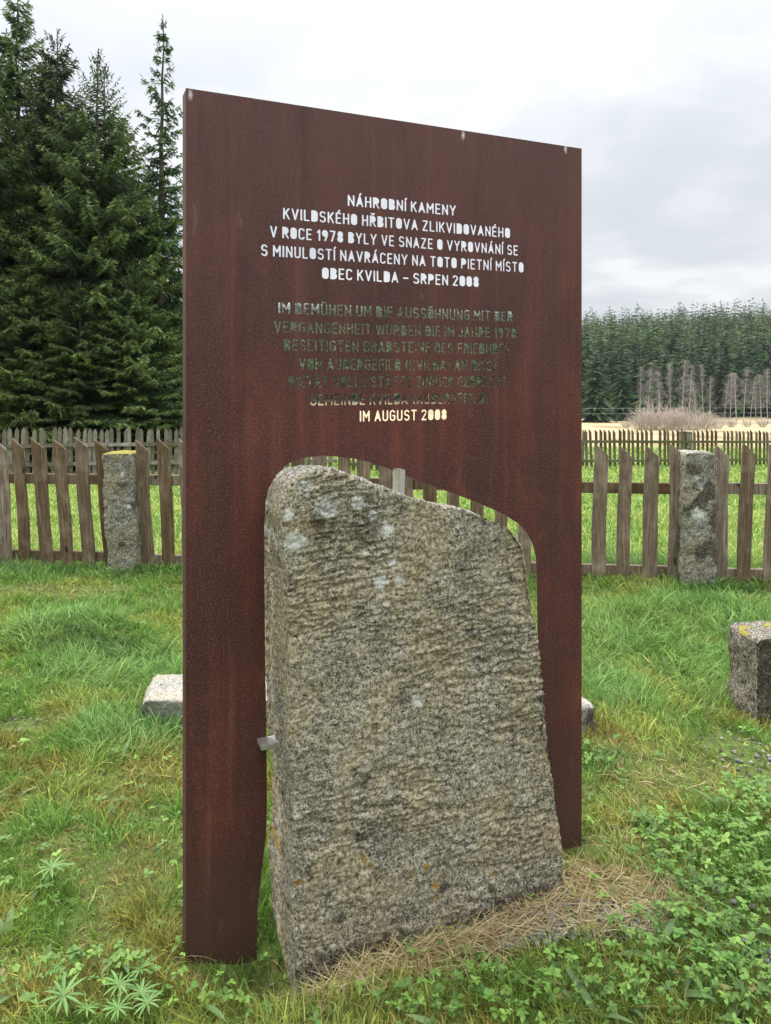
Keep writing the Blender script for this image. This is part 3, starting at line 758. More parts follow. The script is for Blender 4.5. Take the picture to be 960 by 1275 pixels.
# ---------------------------------------------------------------- spruces
def strips(P0, D, Lr, Wd, up, droop, col0, col1, segs=2):
    """many little needle strips: start, direction, length, width, side vector; returns verts, quads, colours"""
    n = len(P0); ts = np.linspace(0, 1, segs + 1)
    V = []; C = []
    for t in ts:
        c = P0 + D * (Lr * t)[:, None] + np.array([0, 0, -1.]) * (droop * Lr * t * t)[:, None]
        wt = Wd * (.75 + .5 * t - 1.05 * t * t)
        V += [c - up * wt[:, None] * .5, c + up * wt[:, None] * .5]
        cc = col0 * (1 - t) + col1 * t; C += [cc, cc]
    V = np.stack(V, 1).reshape(-1, 3); C = np.stack(C, 1).reshape(-1, 3); k = 2 * (segs + 1)
    base = (np.arange(n) * k)[:, None]
    Q = np.concatenate([base + np.array([2 * s, 2 * s + 1, 2 * s + 3, 2 * s + 2]) for s in range(segs)], 1).reshape(-1, 4)
    return V, Q, C

def tube(path, rad, sides=6):
    path = np.array(path, float); V = []; n = len(path)
    for i in range(n):
        t = path[min(i + 1, n - 1)] - path[max(i - 1, 0)]; t /= np.linalg.norm(t) + 1e-9
        a = np.cross(t, (1, 0, 0) if abs(t[0]) < .8 else (0, 1, 0)); a /= np.linalg.norm(a); b = np.cross(t, a)
        for k in range(sides):
            th = 2 * math.pi * k / sides; V.append(path[i] + (a * math.cos(th) + b * math.sin(th)) * rad[i])
    Q = [(i * sides + k, i * sides + (k + 1) % sides, (i + 1) * sides + (k + 1) % sides, (i + 1) * sides + k) for i in range(n - 1) for k in range(sides)]
    return np.array(V), np.array(Q)

def big_spruce(H, Lmax, seed, bare_top=.04, dens=1.0, sparse_top=.0):
    rg = np.random.default_rng(seed)
    tv, tq = tube([(rg.normal(0, .02) * (i > 0), rg.normal(0, .02) * (i > 0), H * i / 14) for i in range(15)], [max(.012, .19 * (1 - i / 14.2) ** .9) for i in range(15)], 8)
    trunk = np_mesh('trunk', tv, tq, smooth=True); trunk.materials.append(M_BARK)
    P0, D, LR, WD, UP, DR, C0, C1 = [], [], [], [], [], [], [], []
    BV, BQ, nb = [], [], 0
    z = .25
    while z < H * .985:
        t = z / H
        nbr = max(3, int((8 if t < .7 else 6) * dens * rg.uniform(.8, 1.2)))
        for k in range(nbr):
            az = rg.uniform(0, 2 * math.pi)
            zb = z + rg.uniform(-.12, .12)
            L = Lmax * (1 - t) ** .92 * rg.uniform(.6, 1.15) + .10
            if t > 1 - sparse_top: L *= rg.uniform(.45, .95)
            el = R(-16 + 66 * t ** 2.2 + rg.normal(0, 6))
            ax = np.array([math.cos(az), math.sin(az), 0]); side = np.array([-ax[1], ax[0], 0])
            m = max(4, int(L / .075)); s = np.linspace(0, 1, m + 1)
            sag = -.16 * (1 - t) * L
            path = np.array([0, 0, zb]) + ax * (s * L * math.cos(el))[:, None] + np.array([0, 0, 1.]) * (s * L * math.sin(el) + sag * np.sin(s * math.pi * .75) + .10 * L * s ** 3)[:, None]
            bl = np.linspace(0, 1, 4); bp = np.stack([np.interp(bl, s, path[:, c]) for c in range(3)], -1)
            v, q = tube(bp, [max(.004, .016 * L * (1 - .8 * x)) * .6 for x in bl], 3); BV.append(v); BQ.append(q + nb); nb += len(v)
            bare = t > 1 - bare_top
            for i in range(1, m + 1):
                if s[i] < .12: continue
                if t > 1 - sparse_top and rg.random() < .35: continue
                for sd in (-1, 1):
                    for rep in range(1 if bare else 2):
                        tl = min(.46, .10 + .34 * L * (1 - s[i]) * .6 + .07) * rg.uniform(.6, 1.15)
                        if bare: tl *= .35
                        fw = rg.uniform(.35, .95)
                        d = ax * fw + side * sd * rg.uniform(.5, 1.0) + np.array([0, 0, rg.uniform(-.55, .22)])
                        d /= np.linalg.norm(d)
                        P0.append(path[i] + rg.normal(0, .02, 3)); D.append(d); LR.append(tl); WD.append(rg.uniform(.035, .068))
                        u = np.cross(d, rg.normal(0, 1, 3)); u /= np.linalg.norm(u); UP.append(u); DR.append(rg.uniform(.05, .5))
                        g = rg.uniform(.7, 1.25); young = smooth01(s[i], .35, .95) * rg.uniform(.2, 1.0)
                        base = np.array([.050, .088, .030]) * g
                        C0.append(base); C1.append(base * (1 - young) + np.array([.30, .38, .09]) * g * young)
            # terminal shoot
            P0.append(path[-1]); D.append((path[-1] - path[-2]) / np.linalg.norm(path[-1] - path[-2])); LR.append(.16); WD.append(.04); UP.append(side); DR.append(0.)
            C0.append(np.array([.03, .055, .02])); C1.append(np.array([.08, .12, .035]))
        z += rg.uniform(.22, .36) * (1 if t < .8 else 1.15)
    A = [np.array(x) for x in (P0, D, LR, WD, UP, DR, C0, C1)]
    V, Q, C = strips(*A)
    # short side needles on every twig, to fray the outline
    n = len(A[0]); sel = rg.random(n) < .9
    Pm = (A[0] + A[1] * (A[2] * .5)[:, None])[sel]; Dm = A[1][sel] + A[4][sel] * rg.choice([-1, 1], sel.sum())[:, None] * .9; Dm /= np.linalg.norm(Dm, axis=1)[:, None]
    Um = np.cross(Dm, rg.normal(0, 1, Dm.shape)); Um /= np.linalg.norm(Um, axis=1)[:, None]
    V2, Q2, C2 = strips(Pm, Dm, A[2][sel] * .5, A[3][sel] * .8, Um, A[5][sel], A[6][sel], A[7][sel])
    bv, bq = np.concatenate(BV), np.concatenate(BQ)
    Va = np.concatenate([V, V2, bv]); Qa = np.concatenate([Q, Q2 + len(V), bq + len(V) + len(V2)])
    Ca = np.concatenate([C, C2, np.tile([.05, .04, .03], (len(bv), 1))])
    crown = np_mesh('crown', Va, Qa, Ca); crown.materials.append(M_NEEDLE)
    return trunk, crown
def spruce(u, d, vt, kind, rz, label, lean=0.0, wscale=1.0, group='tall spruces behind the grey fence'):
    tr, cr, H0 = kind; x, y = at(u, d); z = ter1(x, y)
    H = EYE - (vt - HZ) / F * d - z; s = H / H0
    root = empty('spruce_tree', (x, y, z - .05), rz); root.rotation_euler = (0, lean, rz); root.scale = (s * wscale, s * wscale, s)
    tag(root, label, 'spruce', group)
    link('trunk', tr, None, root); link('crown', cr, None, root); return root
K1 = (*big_spruce(14, 4.7, 1, dens=1.25), 14); K2 = (*big_spruce(13, 4.4, 2, .07, 1.25), 13); K3 = (*big_spruce(14.5, 2.7, 3, .05, 1.0, .45), 14.5); K4 = (*big_spruce(12.5, 4.7, 4, .15, 1.25), 12.5)
spruce(22, 25.0, -14, K1, .4, 'big dark spruce at the left edge of the trees, its top near the picture corner')
spruce(70, 24.0, 34, K2, 1.9, 'dense tall spruce second from the left behind the grey fence')
spruce(121, 23.0, 66, K4, 3.0, 'broad green spruce with a bare thin leader, between two taller spruces', wscale=1.05)
spruce(131, 25.5, 84, K4, 5.2, 'spruce with a second bare leader close behind the broad green spruce', wscale=.9)
spruce(196, 23.5, 12, K3, .9, 'slim sparse spruce with open crown beside the rusty panel edge', .015)
spruce(-45, 22.0, -30, K2, 4.1, 'tall spruce mostly outside the picture left of the others')
spruce(245, 28, 290, K1, 2.2, 'dark spruce half hidden behind the left edge of the rusty panel', wscale=.75)
spruce(165, 21.5, 330, K4, 2.6, 'low young spruce bushing out above the grey fence next to the panel', wscale=1.5)
spruce(35, 21.0, 300, K1, 5.5, 'low spruce with wide branches above the grey fence at far left', wscale=1.45)
spruce(100, 20.8, 345, K2, 3.6, 'small spruce with sweeping branches over the grey fence in the middle of the group', wscale=1.6)

# ---------------------------------------------------------------- far wood on the hill
def small_spruce(seed, layers=15, nb=8, H=1.0, Rm=.19):
    rg = np.random.default_rng(seed); P0, D, LR, WD, UP, DR, C0, C1 = [[] for _ in range(8)]
    for l in range(layers):
        t = (l + .2) / layers
        for k in range(nb if t < .8 else 5):
            az = rg.uniform(0, 6.283); L = Rm * (1 - t) ** .72 * rg.uniform(.65, 1.15) + .012
            el = -.35 + .9 * t ** 2 + rg.normal(0, .12)
            d = np.array([math.cos(az) * math.cos(el), math.sin(az) * math.cos(el), math.sin(el)])
            side = np.array([-math.sin(az), math.cos(az), rg.uniform(-.7, .7)]); side /= np.linalg.norm(side)
            P0.append((0, 0, .03 + .94 * t * H + rg.uniform(-.02, .02))); D.append(d); LR.append(L); WD.append(L * rg.uniform(.20, .36) + .004); UP.append(side); DR.append(rg.uniform(0, .35))
            g = rg.uniform(.65, 1.3); C0.append(np.array([.022, .043, .015]) * g); C1.append(np.array([.056, .108, .030]) * g)
    P0.append((0, 0, .9)); D.append((0, 0, 1.)); LR.append(.07); WD.append(.010); UP.append((1., 0, 0)); DR.append(0.); C0.append(np.array([.03, .05, .02])); C1.append(np.array([.04, .06, .025]))
    return strips(*[np.array(x) for x in (P0, D, LR, WD, UP, DR, C0, C1)])
SM = [small_spruce(100 + i, 25, 11, 1, random.uniform(.20, .27)) for i in range(6)]
SM_LOW = [small_spruce(200 + i, 13, 6, 1, random.uniform(.20, .27)) for i in range(6)]
SM_ME = []
for v, q, c in SM:
    me = np_mesh('spruce_tree', v, q, c); me.materials.append(M_NEEDLE); SM_ME.append(me)
def forest():
    rg = np.random.default_rng(5); cand = []
    d = 176.0
    while d < 470:
        sp = 3.8 + (d - 176) / 190
        tmax = .56
        for t in np.arange(-.34, tmax, sp / d):
            tt = t + rg.uniform(-.4, .4) * sp / d; dd = d + rg.uniform(-.5, .5) * sp
            cand.append((tt, dd + float(shift_d(np.array([tt * dd]), np.array([dd]))[0])))
        d += sp
    c = np.array(cand); X = c[:, 0] * c[:, 1]; Y = c[:, 1]; Z = terrain(X, Y)
    Hh = rg.uniform(10.5, 20, len(c)) * (.82 + .36 * vnoise(np.stack([X, Y, X * 0], -1), .045, 3)) * np.where(rg.random(len(c)) < .10, 1.18, 1)
    # nearest ones in view become trees of their own
    u = CX + c[:, 0] * F
    vis = ((u > 722) & (u < 975)) | ((u > 380) & (u < 660))
    order = [i for i in np.argsort(Y - 40 * (u > 722)) if vis[i]][:210]
    own = set(order)
    for i in order:
        o = link('spruce_tree', SM_ME[int(rg.integers(6))], None, None, (X[i], Y[i], Z[i] - .3)); s = Hh[i]; wv = rg.uniform(.85, 1.25)
        o.scale = (s * wv, s * wv, s); o.rotation_euler = (0, 0, rg.uniform(0, 6.28))
        tag(o, 'dark green spruce in the front rows of the far wooded hillside', 'spruce', 'spruces in the front rows of the far wood')
    V, Q, C, n = [], [], [], 0
    for i in range(len(c)):
        if i in own: continue
        v, q, cc = SM_LOW[int(rg.integers(6))] if Y[i] > 230 else SM[int(rg.integers(6))]
        a = rg.uniform(0, 6.28); s = Hh[i]; wv = s * rg.uniform(.85, 1.45)
        vv = np.stack([(v[:, 0] * math.cos(a) - v[:, 1] * math.sin(a)) * wv + X[i], (v[:, 0] * math.sin(a) + v[:, 1] * math.cos(a)) * wv + Y[i], v[:, 2] * s + Z[i] - .3], -1)
        g = rg.uniform(.55, 1.7) * np.array([rg.uniform(.8, 1.45), 1, rg.uniform(.75, 1.25)])
        V.append(vv); Q.append(q + n); C.append(cc * g); n += len(vv)
    me = np_mesh('forest', np.concatenate(V), np.concatenate(Q), np.concatenate(C)); me.materials.append(M_NEEDLE)
    tag(link('forest', me), 'dense dark spruce wood covering the far hillside', 'forest', kind='stuff')
forest()
def lone(u, d, vt, k, w, label):
    x, y = at(u, d); z = ter1(x, y); H = EYE - (vt - HZ) / F * d - z
    o = link('spruce_tree', SM_ME[k], None, None, (x, y, z - .2)); o.scale = (H * w, H * w, H); tag(o, label, 'spruce', None)
lone(741, 150, 425, 1, 1.5, 'bushy spruce standing forward on the tan meadow right beside the panel edge')
lone(775, 165, 432, 3, 1.3, 'dark spruce at the meadow edge between the bushy forward spruce and the bare shrubs')
lone(808, 172, 420, 4, 1.2, 'spruce rising behind the left end of the bare grey shrubs')

# ---------------------------------------------------------------- bare birches, shrubs, wires
def twig_mesh(kind, seed, H=10.0):
    rg = np.random.default_rng(seed); P0, D, LR, WD, UP, DR, C0, C1 = [[] for _ in range(8)]
    tv = tq = None
    def add(p, d, L, wd, c, dr):
        d = d / np.linalg.norm(d); u = np.cross(d, rg.normal(0, 1, 3)); u /= np.linalg.norm(u)
        P0.append(p); D.append(d); LR.append(L); WD.append(wd); UP.append(u); DR.append(dr); C0.append(c); C1.append(c * 1.1)
    if kind == 'birch':
        bend = rg.normal(0, .12, 2)
        path = [(bend[0] * (i / 8) ** 2 * 3, bend[1] * (i / 8) ** 2 * 3, H * i / 8) for i in range(9)]
        tv, tq = tube(path, [.085 * (1 - .85 * i / 8) for i in range(9)], 6)
        for i in range(85):
            t = rg.uniform(.28, 1); p = np.array([np.interp(t * 8, range(9), [q[c] for q in path]) for c in range(3)])
            az = rg.uniform(0, 6.28); L = 2.5 * (1 - t) ** .6 * rg.uniform(.4, 1.2) + .3
            d = np.array([math.cos(az) * .55, math.sin(az) * .55, rg.uniform(.5, 1.1)]); d /= np.linalg.norm(d)
            add(p, d, L, .035, np.array([.26, .245, .23]), .25)
            for k in range(7):
                q = p + d * L * rg.uniform(.3, 1); az2 = rg.uniform(0, 6.28)
                add(q, np.array([math.cos(az2), math.sin(az2), rg.uniform(-.5, .9)]), rg.uniform(.4, 1.1), .022, np.array([.25, .228, .212]) * rg.uniform(.8, 1.3), .6)
    else:
        for i in range(110):
            az = rg.uniform(0, 6.28); r = rg.uniform(0, 1.1); sp = rg.uniform(.1, 1.1)
            p = np.array([math.cos(az) * r, math.sin(az) * r, 0]); d = np.array([math.cos(az) * sp, math.sin(az) * sp, 1.0]); d /= np.linalg.norm(d)
            L = rg.uniform(2.2, 4.2) * (1 - .15 * sp); c = np.array([.40, .35, .295]) * rg.uniform(.75, 1.25)
            add(p, d, L, .05, c, .12)
            for k in range(9):
                q = p + d * L * rg.uniform(.3, 1); az2 = rg.uniform(0, 6.28)
                add(q, d + .7 * np.array([math.cos(az2), math.sin(az2), rg.uniform(-.2, .6)]), rg.uniform(.5, 1.1), .035, c * rg.uniform(.8, 1.2), .15)
    v, q, c = strips(*[np.array(x) for x in (P0, D, LR, WD, UP, DR, C0, C1)])
    me = np_mesh('crown', v, q, c); me.materials.append(M_TWIG)
    tr = None
    if tv is not None: tr = np_mesh('trunk', tv, tq, smooth=True); tr.materials.append(M_BIRCH)
    return tr, me
BI = [twig_mesh('birch', 40 + i) for i in range(4)]
for i, (u, d, vt) in enumerate(((796, 158, 458), (806, 160, 452), (822, 150, 462), (836, 155, 455), (849, 152, 450), (858, 150, 456), (868, 118, 474), (876, 150, 455), (884, 154, 470), (902, 150, 468), (909, 148, 463), (917, 146, 466), (926, 150, 458), (934, 148, 470), (941, 146, 474), (948, 150, 468), (956, 146, 460), (965, 150, 468), (980, 150, 460))):
    x, y = at(u, d); z = ter1(x, y); H = EYE - (vt - HZ) / F * d - z
    root = empty('birch_tree', (x, y, z), i * 1.7); s = H / 10; root.scale = (s * (.7 + .09 * (i * 5 % 7)), s * (.7 + .09 * (i * 5 % 7)), s); root.rotation_euler = (.05 * math.sin(i * 2.3), .05 * math.cos(i * 3.1), i * 1.7)
    tag(root, 'slender bare birch with pale trunk at the foot of the far wood', 'birch', 'bare birches at the foot of the far wood')
    tr, cr = BI[i % 4]; link('trunk', tr, None, root); link('crown', cr, None, root)
SHR = [twig_mesh('shrub', 60 + i)[1] for i in range(3)]
for i, (u, d, sc) in enumerate(((797, 98, .8), (808, 100, 1.05), (822, 99, 1.25), (836, 103, 1.05), (850, 100, 1.0), (864, 101, 1.1), (878, 106, .85), (892, 112, .7), (780, 112, .4), (910, 120, .5), (930, 122, .4), (950, 121, .5))):
    x, y = at(u, d); z = ter1(x, y)
    o = link('bare_shrub', SHR[i % 3], None, None, (x, y, z)); o.scale = (sc * .95, sc * .85, sc * .80); o.rotation_euler = (0, 0, i * 2.1)
    tag(o, 'bare grey brown shrub in the thicket beyond the far brown fence', 'shrub', 'bare shrubs beyond the far fence')
def wire(v0, v1, v2, label):
    pts = [(*at(300, 95), EYE - (v0 - HZ) / F * 95), (*at(760, 92), EYE - (v1 - HZ) / F * 92), (*at(1150, 88), EYE - (v2 - HZ) / F * 88)]
    xs = np.linspace(0, 1, 24); p = np.array(pts)
    path = [((1 - t) * (1 - 2 * t) * p[0] + 4 * t * (1 - t) * p[1] + t * (2 * t - 1) * p[2]) for t in xs]
    v, q = tube(path, [.008] * len(path), 4); me = np_mesh('power_line', v, q)
    m = bpy.data.materials.get('aluminium_wire')
    if not m:
        m, nt = material('aluminium_wire'); finish(nt, (.42, .43, .43), .5, None, .5)
    tag(link('power_line', me, m), label, 'wire')
wire(508, 508.5, 505, 'upper thin overhead wire crossing the far meadow in front of the wood')
wire(516, 515, 512, 'lower thin overhead wire crossing the far meadow in front of the wood')

# ---------------------------------------------------------------- grass and herbs
def blades(x, y, z, L, Wd, az, lean, curl, c0, c1, segs=3):
    n = len(x); ts = np.linspace(0, 1, segs + 1); V = []; C = []
    dx, dy = np.cos(az), np.sin(az); tw = RNG.uniform(0, 6.283, n); sx, sy = np.cos(tw), np.sin(tw)
    for t in ts:
        a = lean + curl * t * .5
        hx = L * t * np.sin(a); hz = L * t * np.cos(np.minimum(a, 1.75))
        wt = Wd * .5 * (1 - t ** 1.6 * .9)
        cx = x + dx * hx; cy = y + dy * hx; cz = z + hz
        V += [np.stack([cx - sx * wt, cy - sy * wt, cz], -1), np.stack([cx + sx * wt, cy + sy * wt, cz], -1)]
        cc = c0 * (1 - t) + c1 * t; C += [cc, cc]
    V = np.stack(V, 1).reshape(-1, 3); C = np.stack(C, 1).reshape(-1, 3); k = 2 * (segs + 1); base = (np.arange(n) * k)[:, None]
    Q = np.concatenate([base + np.array([2 * s, 2 * s + 1, 2 * s + 3, 2 * s + 2]) for s in range(segs)], 1).reshape(-1, 4)
    return V, Q, C

def zone(x, y, items, p=1.0):
    """soft mask from ellipses given by photo pixels of their centre and a size in metres"""
    m = np.zeros(len(x)); nz = (fbm(np.stack([x, y, x * 0], -1), 4.5, 3, 77) - .5) * 1.1
    for (u, v, rx, ry) in items:
        cx, cy = gp(u, v); q = np.hypot((x - cx) / rx, (y - cy) / ry) + nz; m = np.maximum(m, 1 - smooth01(q, .6, 1.15))
    return m
LIE = [(720, 1120, .30, .16), (650, 1150, .26, .10), (560, 1180, .22, .08), (790, 1060, .16, .12), (330, 1225, .10, .05), (420, 1230, .15, .06), (830, 965, .25, .2)]
STRAW = [(720, 1120, .30, .17), (650, 1150, .26, .10), (560, 1180, .22, .08), (790, 1060, .14, .10), (330, 1215, .10, .05), (420, 1225, .15, .06), (90, 738, .5, .2), (70, 1060, .15, .12), (830, 965, .34, .28), (200, 720, .35, .15), (160, 1085, .2, .15), (120, 1170, .1, .06), (300, 1000, .08, .3), (265, 735, .4, .2)]
BARE = [(700, 1145, .26, .10), (770, 1150, .18, .10), (640, 1160, .16, .06), (925, 940, .22, .22), (955, 1180, .10, .22), (950, 975, .16, .15), (20, 905, .16, .08), (345, 1190, .08, .05)]
LUSH = [(75, 795, .55, .3), (200, 900, .35, .35), (215, 890, .3, .5), (780, 700, 1.3, .45), (880, 770, .8, .5), (760, 790, .6, .5), (100, 715, 1.5, .25), (900, 840, .4, .5), (150, 830, .5, .4), (760, 860, .3, .4), (30, 690, 1., .3), (940, 725, .6, .3)]
HERB = [(905, 1095, .24, .28), (850, 1185, .22, .12), (730, 1255, .30, .08), (560, 1268, .2, .05), (930, 1010, .16, .14), (925, 1240, .26, .14), (880, 1262, .2, .1), (960, 1150, .14, .2), (640, 1250, .2, .05), (120, 1225, .22, .07), (250, 1250, .14, .04), (60, 1245, .14, .08), (835, 1050, .10, .10), (738, 950, .06, .12), (260, 1120, .08, .12)]
TRIM = [(275, 1212, .17, .055), (375, 1222, .12, .05), (470, 1205, .2, .05), (705, 1065, .12, .05), (690, 1110, .12, .06)]
DARKG = [(110, 815, .34, .10), (790, 715, .5, .2), (215, 905, .18, .18), (740, 940, .18, .3), (880, 765, .2, .08), (50, 712, .9, .12), (920, 740, .6, .1)]

# footprints that nothing grows through
def in_stone(x, y):
    px, py = x - PA.x, y - PA.y; s = px * PU.x + py * PU.y; n = px * PN.x + py * PN.y
    s0, s1 = plane_pt(368, 1213, OFF)[0] + .01, plane_pt(701, 1101, OFF)[0] - .01
    st = (s > s0) & (s < s1) & (n < OFF - .015) & (n > OFF - .28)
    legs = (n < .0) & (n > -.006) & (s > 0) & (s < PW)
    cx, cy = gp(943, 899); qx, qy = x - cx, y - cy; c, s_ = math.cos(R(6)), math.sin(R(6)); bx, by = qx * c + qy * s_, -qx * s_ + qy * c
    bl = (bx > .01) & (bx < .5) & (by > .01) & (by < .24)
    a = gp(176, 902); sl = (x > a[0] - .05 + (y - a[1]) * -.13) & (x < gp(741, 912)[0] - (y - a[1]) * .13) & (y > a[1] + .03 + 0) & (y < a[1] + .28)
    return st | legs | bl | sl

def scatter(n, y0, y1, margin=1.0):
    # uniform in area over the visible wedge plus a margin for a step aside
    out = []
    while len(out) < 1 or sum(len(o) for o in out) < n:
        yy = RNG.uniform(y0, y1, n); wdt = .54 * yy + margin; keep = RNG.random(n) < wdt / (.54 * y1 + margin)
        yy = yy[keep]; out.append(np.stack([RNG.uniform(-1, 1, len(yy)) * (.54 * yy + margin), yy], -1))
    return np.concatenate(out)[:n]

def lawn():
    Vs, Qs, Cs, n0 = [], [], [], 0
    sV, sQ, sC, sn = [], [], [], 0
    for (y0, y1, dens, wid) in ((1.55, 2.6, 22000, .0026), (2.6, 4.0, 13000, .0034), (4.0, 5.4, 7500, .0046), (5.4, 7.0, 5500, .0058)):
        area = (y1 - y0) * 2 * (.54 * (y0 + y1) / 2 + 1.0); n = int(area * dens)
        p = scatter(n, y0, y1); x, y = p[:, 0], p[:, 1]
        g3 = np.stack([x, y, x * 0], -1)
        straw, bare, lush, herb, dk = (zone(x, y, Z) for Z in (STRAW, BARE, LUSH, HERB, DARKG))
        patch = fbm(g3, 2.6, 3, 4); tuft = vnoise(g3, 11, 6); fine = vnoise(g3, 28, 66)
        keep = (RNG.random(n) > bare * .93) & (RNG.random(n) > straw * .10) & (RNG.random(n) > herb * .15) & ~in_stone(x, y) & (RNG.random(n) < .35 + .8 * tuft + lush)
        x, y, straw, bare, lush, herb, dk, patch, tuft, fine = (a[keep] for a in (x, y, straw, bare, lush, herb, dk, patch, tuft, fine)); n = len(x)
        z = terrain(x, y) - .006
        L = (.024 + .038 * RNG.random(n) ** 1.5 + .052 * tuft * (.4 + .6 * fine)) * (1 + .9 * lush) * (1 - .30 * straw)
        trim = zone(x, y, TRIM); L = np.where(RNG.random(n) < .03, L * 1.7, L) * (1 - .5 * trim)
        lean = np.abs(RNG.normal(.35, .28, n)) + .2 * lush; curl = RNG.uniform(.2, 1.5, n)
        az = np.where(RNG.random(n) < .5, RNG.uniform(0, 6.283, n), 6.283 * vnoise(np.stack([x, y, x * 0], -1), 3.5, 13) + RNG.normal(0, .6, n))
        v = (.55 + .95 * RNG.random(n) ** 1.3)[:, None]
        green = np.array([.16, .295, .048]); yel = np.array([.30, .36, .07]); cold = np.array([.165, .295, .075]); dry = np.array([.36, .28, .13]); dead = np.array([.27, .17, .07]); deep = np.array([.075, .18, .045])
        k = smooth01(patch, .38, .60)[:, None]
        c = green * (1 - k) + yel * k
        c = c * (1 - lush[:, None] * .8) + cold * 1.15 * lush[:, None] * .8
        c = c * (1 - dk[:, None] * .7) + deep * dk[:, None] * .7
        c = c * v
        dr = RNG.random(n) < (.10 + .42 * straw + .10 * k[:, 0] - .08 * lush)
        mo = (smooth01(fbm(np.stack([x, y, x * 0], -1), 5, 3, 88), .54, .66) * (1 - lush) * (y < 4.2))[:, None]; c = c * (1 - mo * .6) + np.array([.36, .25, .06]) * mo * .6 * v
        c = np.where(dr[:, None], np.where((RNG.random(n) < .5)[:, None], dry, dead) * v, c)
        lean = np.where(dr, lean + .7, lean)
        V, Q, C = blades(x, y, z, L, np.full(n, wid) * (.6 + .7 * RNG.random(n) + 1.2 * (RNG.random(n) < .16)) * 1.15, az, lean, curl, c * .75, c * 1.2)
        Vs.append(V); Qs.append(Q + n0); Cs.append(C); n0 += len(V)
    n = 230000; p = scatter(n, 1.55, 4.4); x, y = p[:, 0], p[:, 1]; st = zone(x, y, STRAW); bare = zone(x, y, BARE); lie = zone(x, y, LIE)
    g3 = np.stack([x, y, x * 0], -1); keep = (RNG.random(n) > bare * .9) & (RNG.random(n) > lie * .8) & ~in_stone(x, y) & (RNG.random(n) < .25 + vnoise(g3, 24, 5)); x, y, st, g3 = x[keep], y[keep], st[keep], g3[keep]; n = len(x)
    och = (smooth01(fbm(g3, 6, 3, 88), .5, .62) * (.15 + .6 * st))[:, None]
    c = (np.array([.20, .30, .055]) * (1 - och) + np.array([.34, .215, .055]) * och) * (.45 + 1.0 * RNG.random(n)[:, None])
    V, Q, C = blades(x, y, terrain(x, y) - .003, RNG.uniform(.008, .026, n), RNG.uniform(.002, .0045, n), RNG.uniform(0, 6.283, n), np.abs(RNG.normal(.7, .4, n)), RNG.uniform(0, 1, n), c * .7, c * 1.15, 1)
    pad = V.reshape(n, 4, 3); pc = C.reshape(n, 4, 3); Vs.append(pad.reshape(-1, 3)); Cs.append(pc.reshape(-1, 3)); Qs.append(Q + n0); n0 += len(V)
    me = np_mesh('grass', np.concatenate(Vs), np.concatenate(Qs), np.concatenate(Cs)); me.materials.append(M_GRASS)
    tag(link('grass', me), 'uneven spring grass with tussocks and dry patches around the gravestone', 'grass', kind='stuff')
    # field beyond the fence
    Vs, Qs, Cs, n0 = [], [], [], 0
    for (y0, y1, dens, wid, ln) in ((6.9, 10, 1500, .010, .07), (10, 15, 520, .016, .075), (15, 24, 160, .028, .09), (24, 40, 28, .06, .12)):
        area = (y1 - y0) * 2 * (.54 * (y0 + y1) / 2 + 1.0); n = int(area * dens); p = scatter(n, y0, y1); x, y = p[:, 0], p[:, 1]; z = terrain(x, y) - .005
        g3 = np.stack([x, y, x * 0], -1); k = smooth01(fbm(g3, 1.2, 3, 8), .4, .62)[:, None]
        c = (np.array([.15, .26, .05]) * (1 - k) + np.array([.28, .35, .085]) * k) * RNG.uniform(.7, 1.35, n)[:, None]
        pale = RNG.random(n) < .16; c = np.where(pale[:, None], np.array([.62, .62, .22]), c)
        V, Q, C = blades(x, y, z, ln * RNG.uniform(.5, 1.4, n), wid * RNG.uniform(.6, 1.4, n), RNG.uniform(0, 6.283, n), np.abs(RNG.normal(.4, .3, n)), RNG.uniform(.2, 1.3, n), c * .85, c * 1.1, 2)
        Vs.append(V); Qs.append(Q + n0); Cs.append(C); n0 += len(V)
    me = np_mesh('meadow_grass', np.concatenate(Vs), np.concatenate(Qs), np.concatenate(Cs)); me.materials.append(M_GRASS)
    tag(link('meadow_grass', me), 'bright yellow green meadow grass between the two fences', 'grass', kind='stuff')
    # long dead straw lying flat
    n = 7500; p = scatter(n, 1.7, 4.2); x, y = p[:, 0], p[:, 1]; st = np.maximum(zone(x, y, LIE), .05)
    keep = (RNG.random(n) < st) & ~in_stone(x, y); x, y = x[keep], y[keep]
    # denser mat at the gravestone's foot
    m = 2300; cx, cy = gp(715, 1125); th = RNG.uniform(0, 6.283, m); rr = np.sqrt(RNG.random(m)); xx = cx + .34 * rr * np.cos(th); yy = cy + .16 * rr * np.sin(th)
    m2 = 1300; tt = RNG.random(m2); ax_, ay_ = gp(390, 1222); bx_, by_ = gp(640, 1150); xx2 = ax_ + (bx_ - ax_) * tt + RNG.normal(0, .04, m2); yy2 = ay_ + (by_ - ay_) * tt - np.abs(RNG.normal(0, .05, m2))
    x = np.concatenate([x, xx, xx2]); y = np.concatenate([y, yy, yy2]); ok = ~in_stone(x, y); x, y = x[ok], y[ok]; n = len(x)
    z = terrain(x, y) + RNG.uniform(.002, .028, n)
    c = np.where((RNG.random(n) < .6)[:, None], np.array([.48, .40, .22]), np.array([.33, .225, .10])) * RNG.uniform(.6, 1.35, n)[:, None]
    az = RNG.normal(.2, .9, n) + np.where(RNG.random(n) < .5, math.pi, 0)
    V, Q, C = blades(x, y, z, RNG.uniform(.03, .13, n), RNG.uniform(.0014, .0038, n), az, RNG.normal(1.38, .2, n), RNG.uniform(-.3, .7, n), c, c * 1.05)
    me = np_mesh('dry_straw', V, Q, C); me.materials.append(M_STRAW)
    tag(link('dry_straw', me), 'flattened brown and straw coloured dead grass at the gravestone foot', 'dry grass', kind='stuff')
lawn()

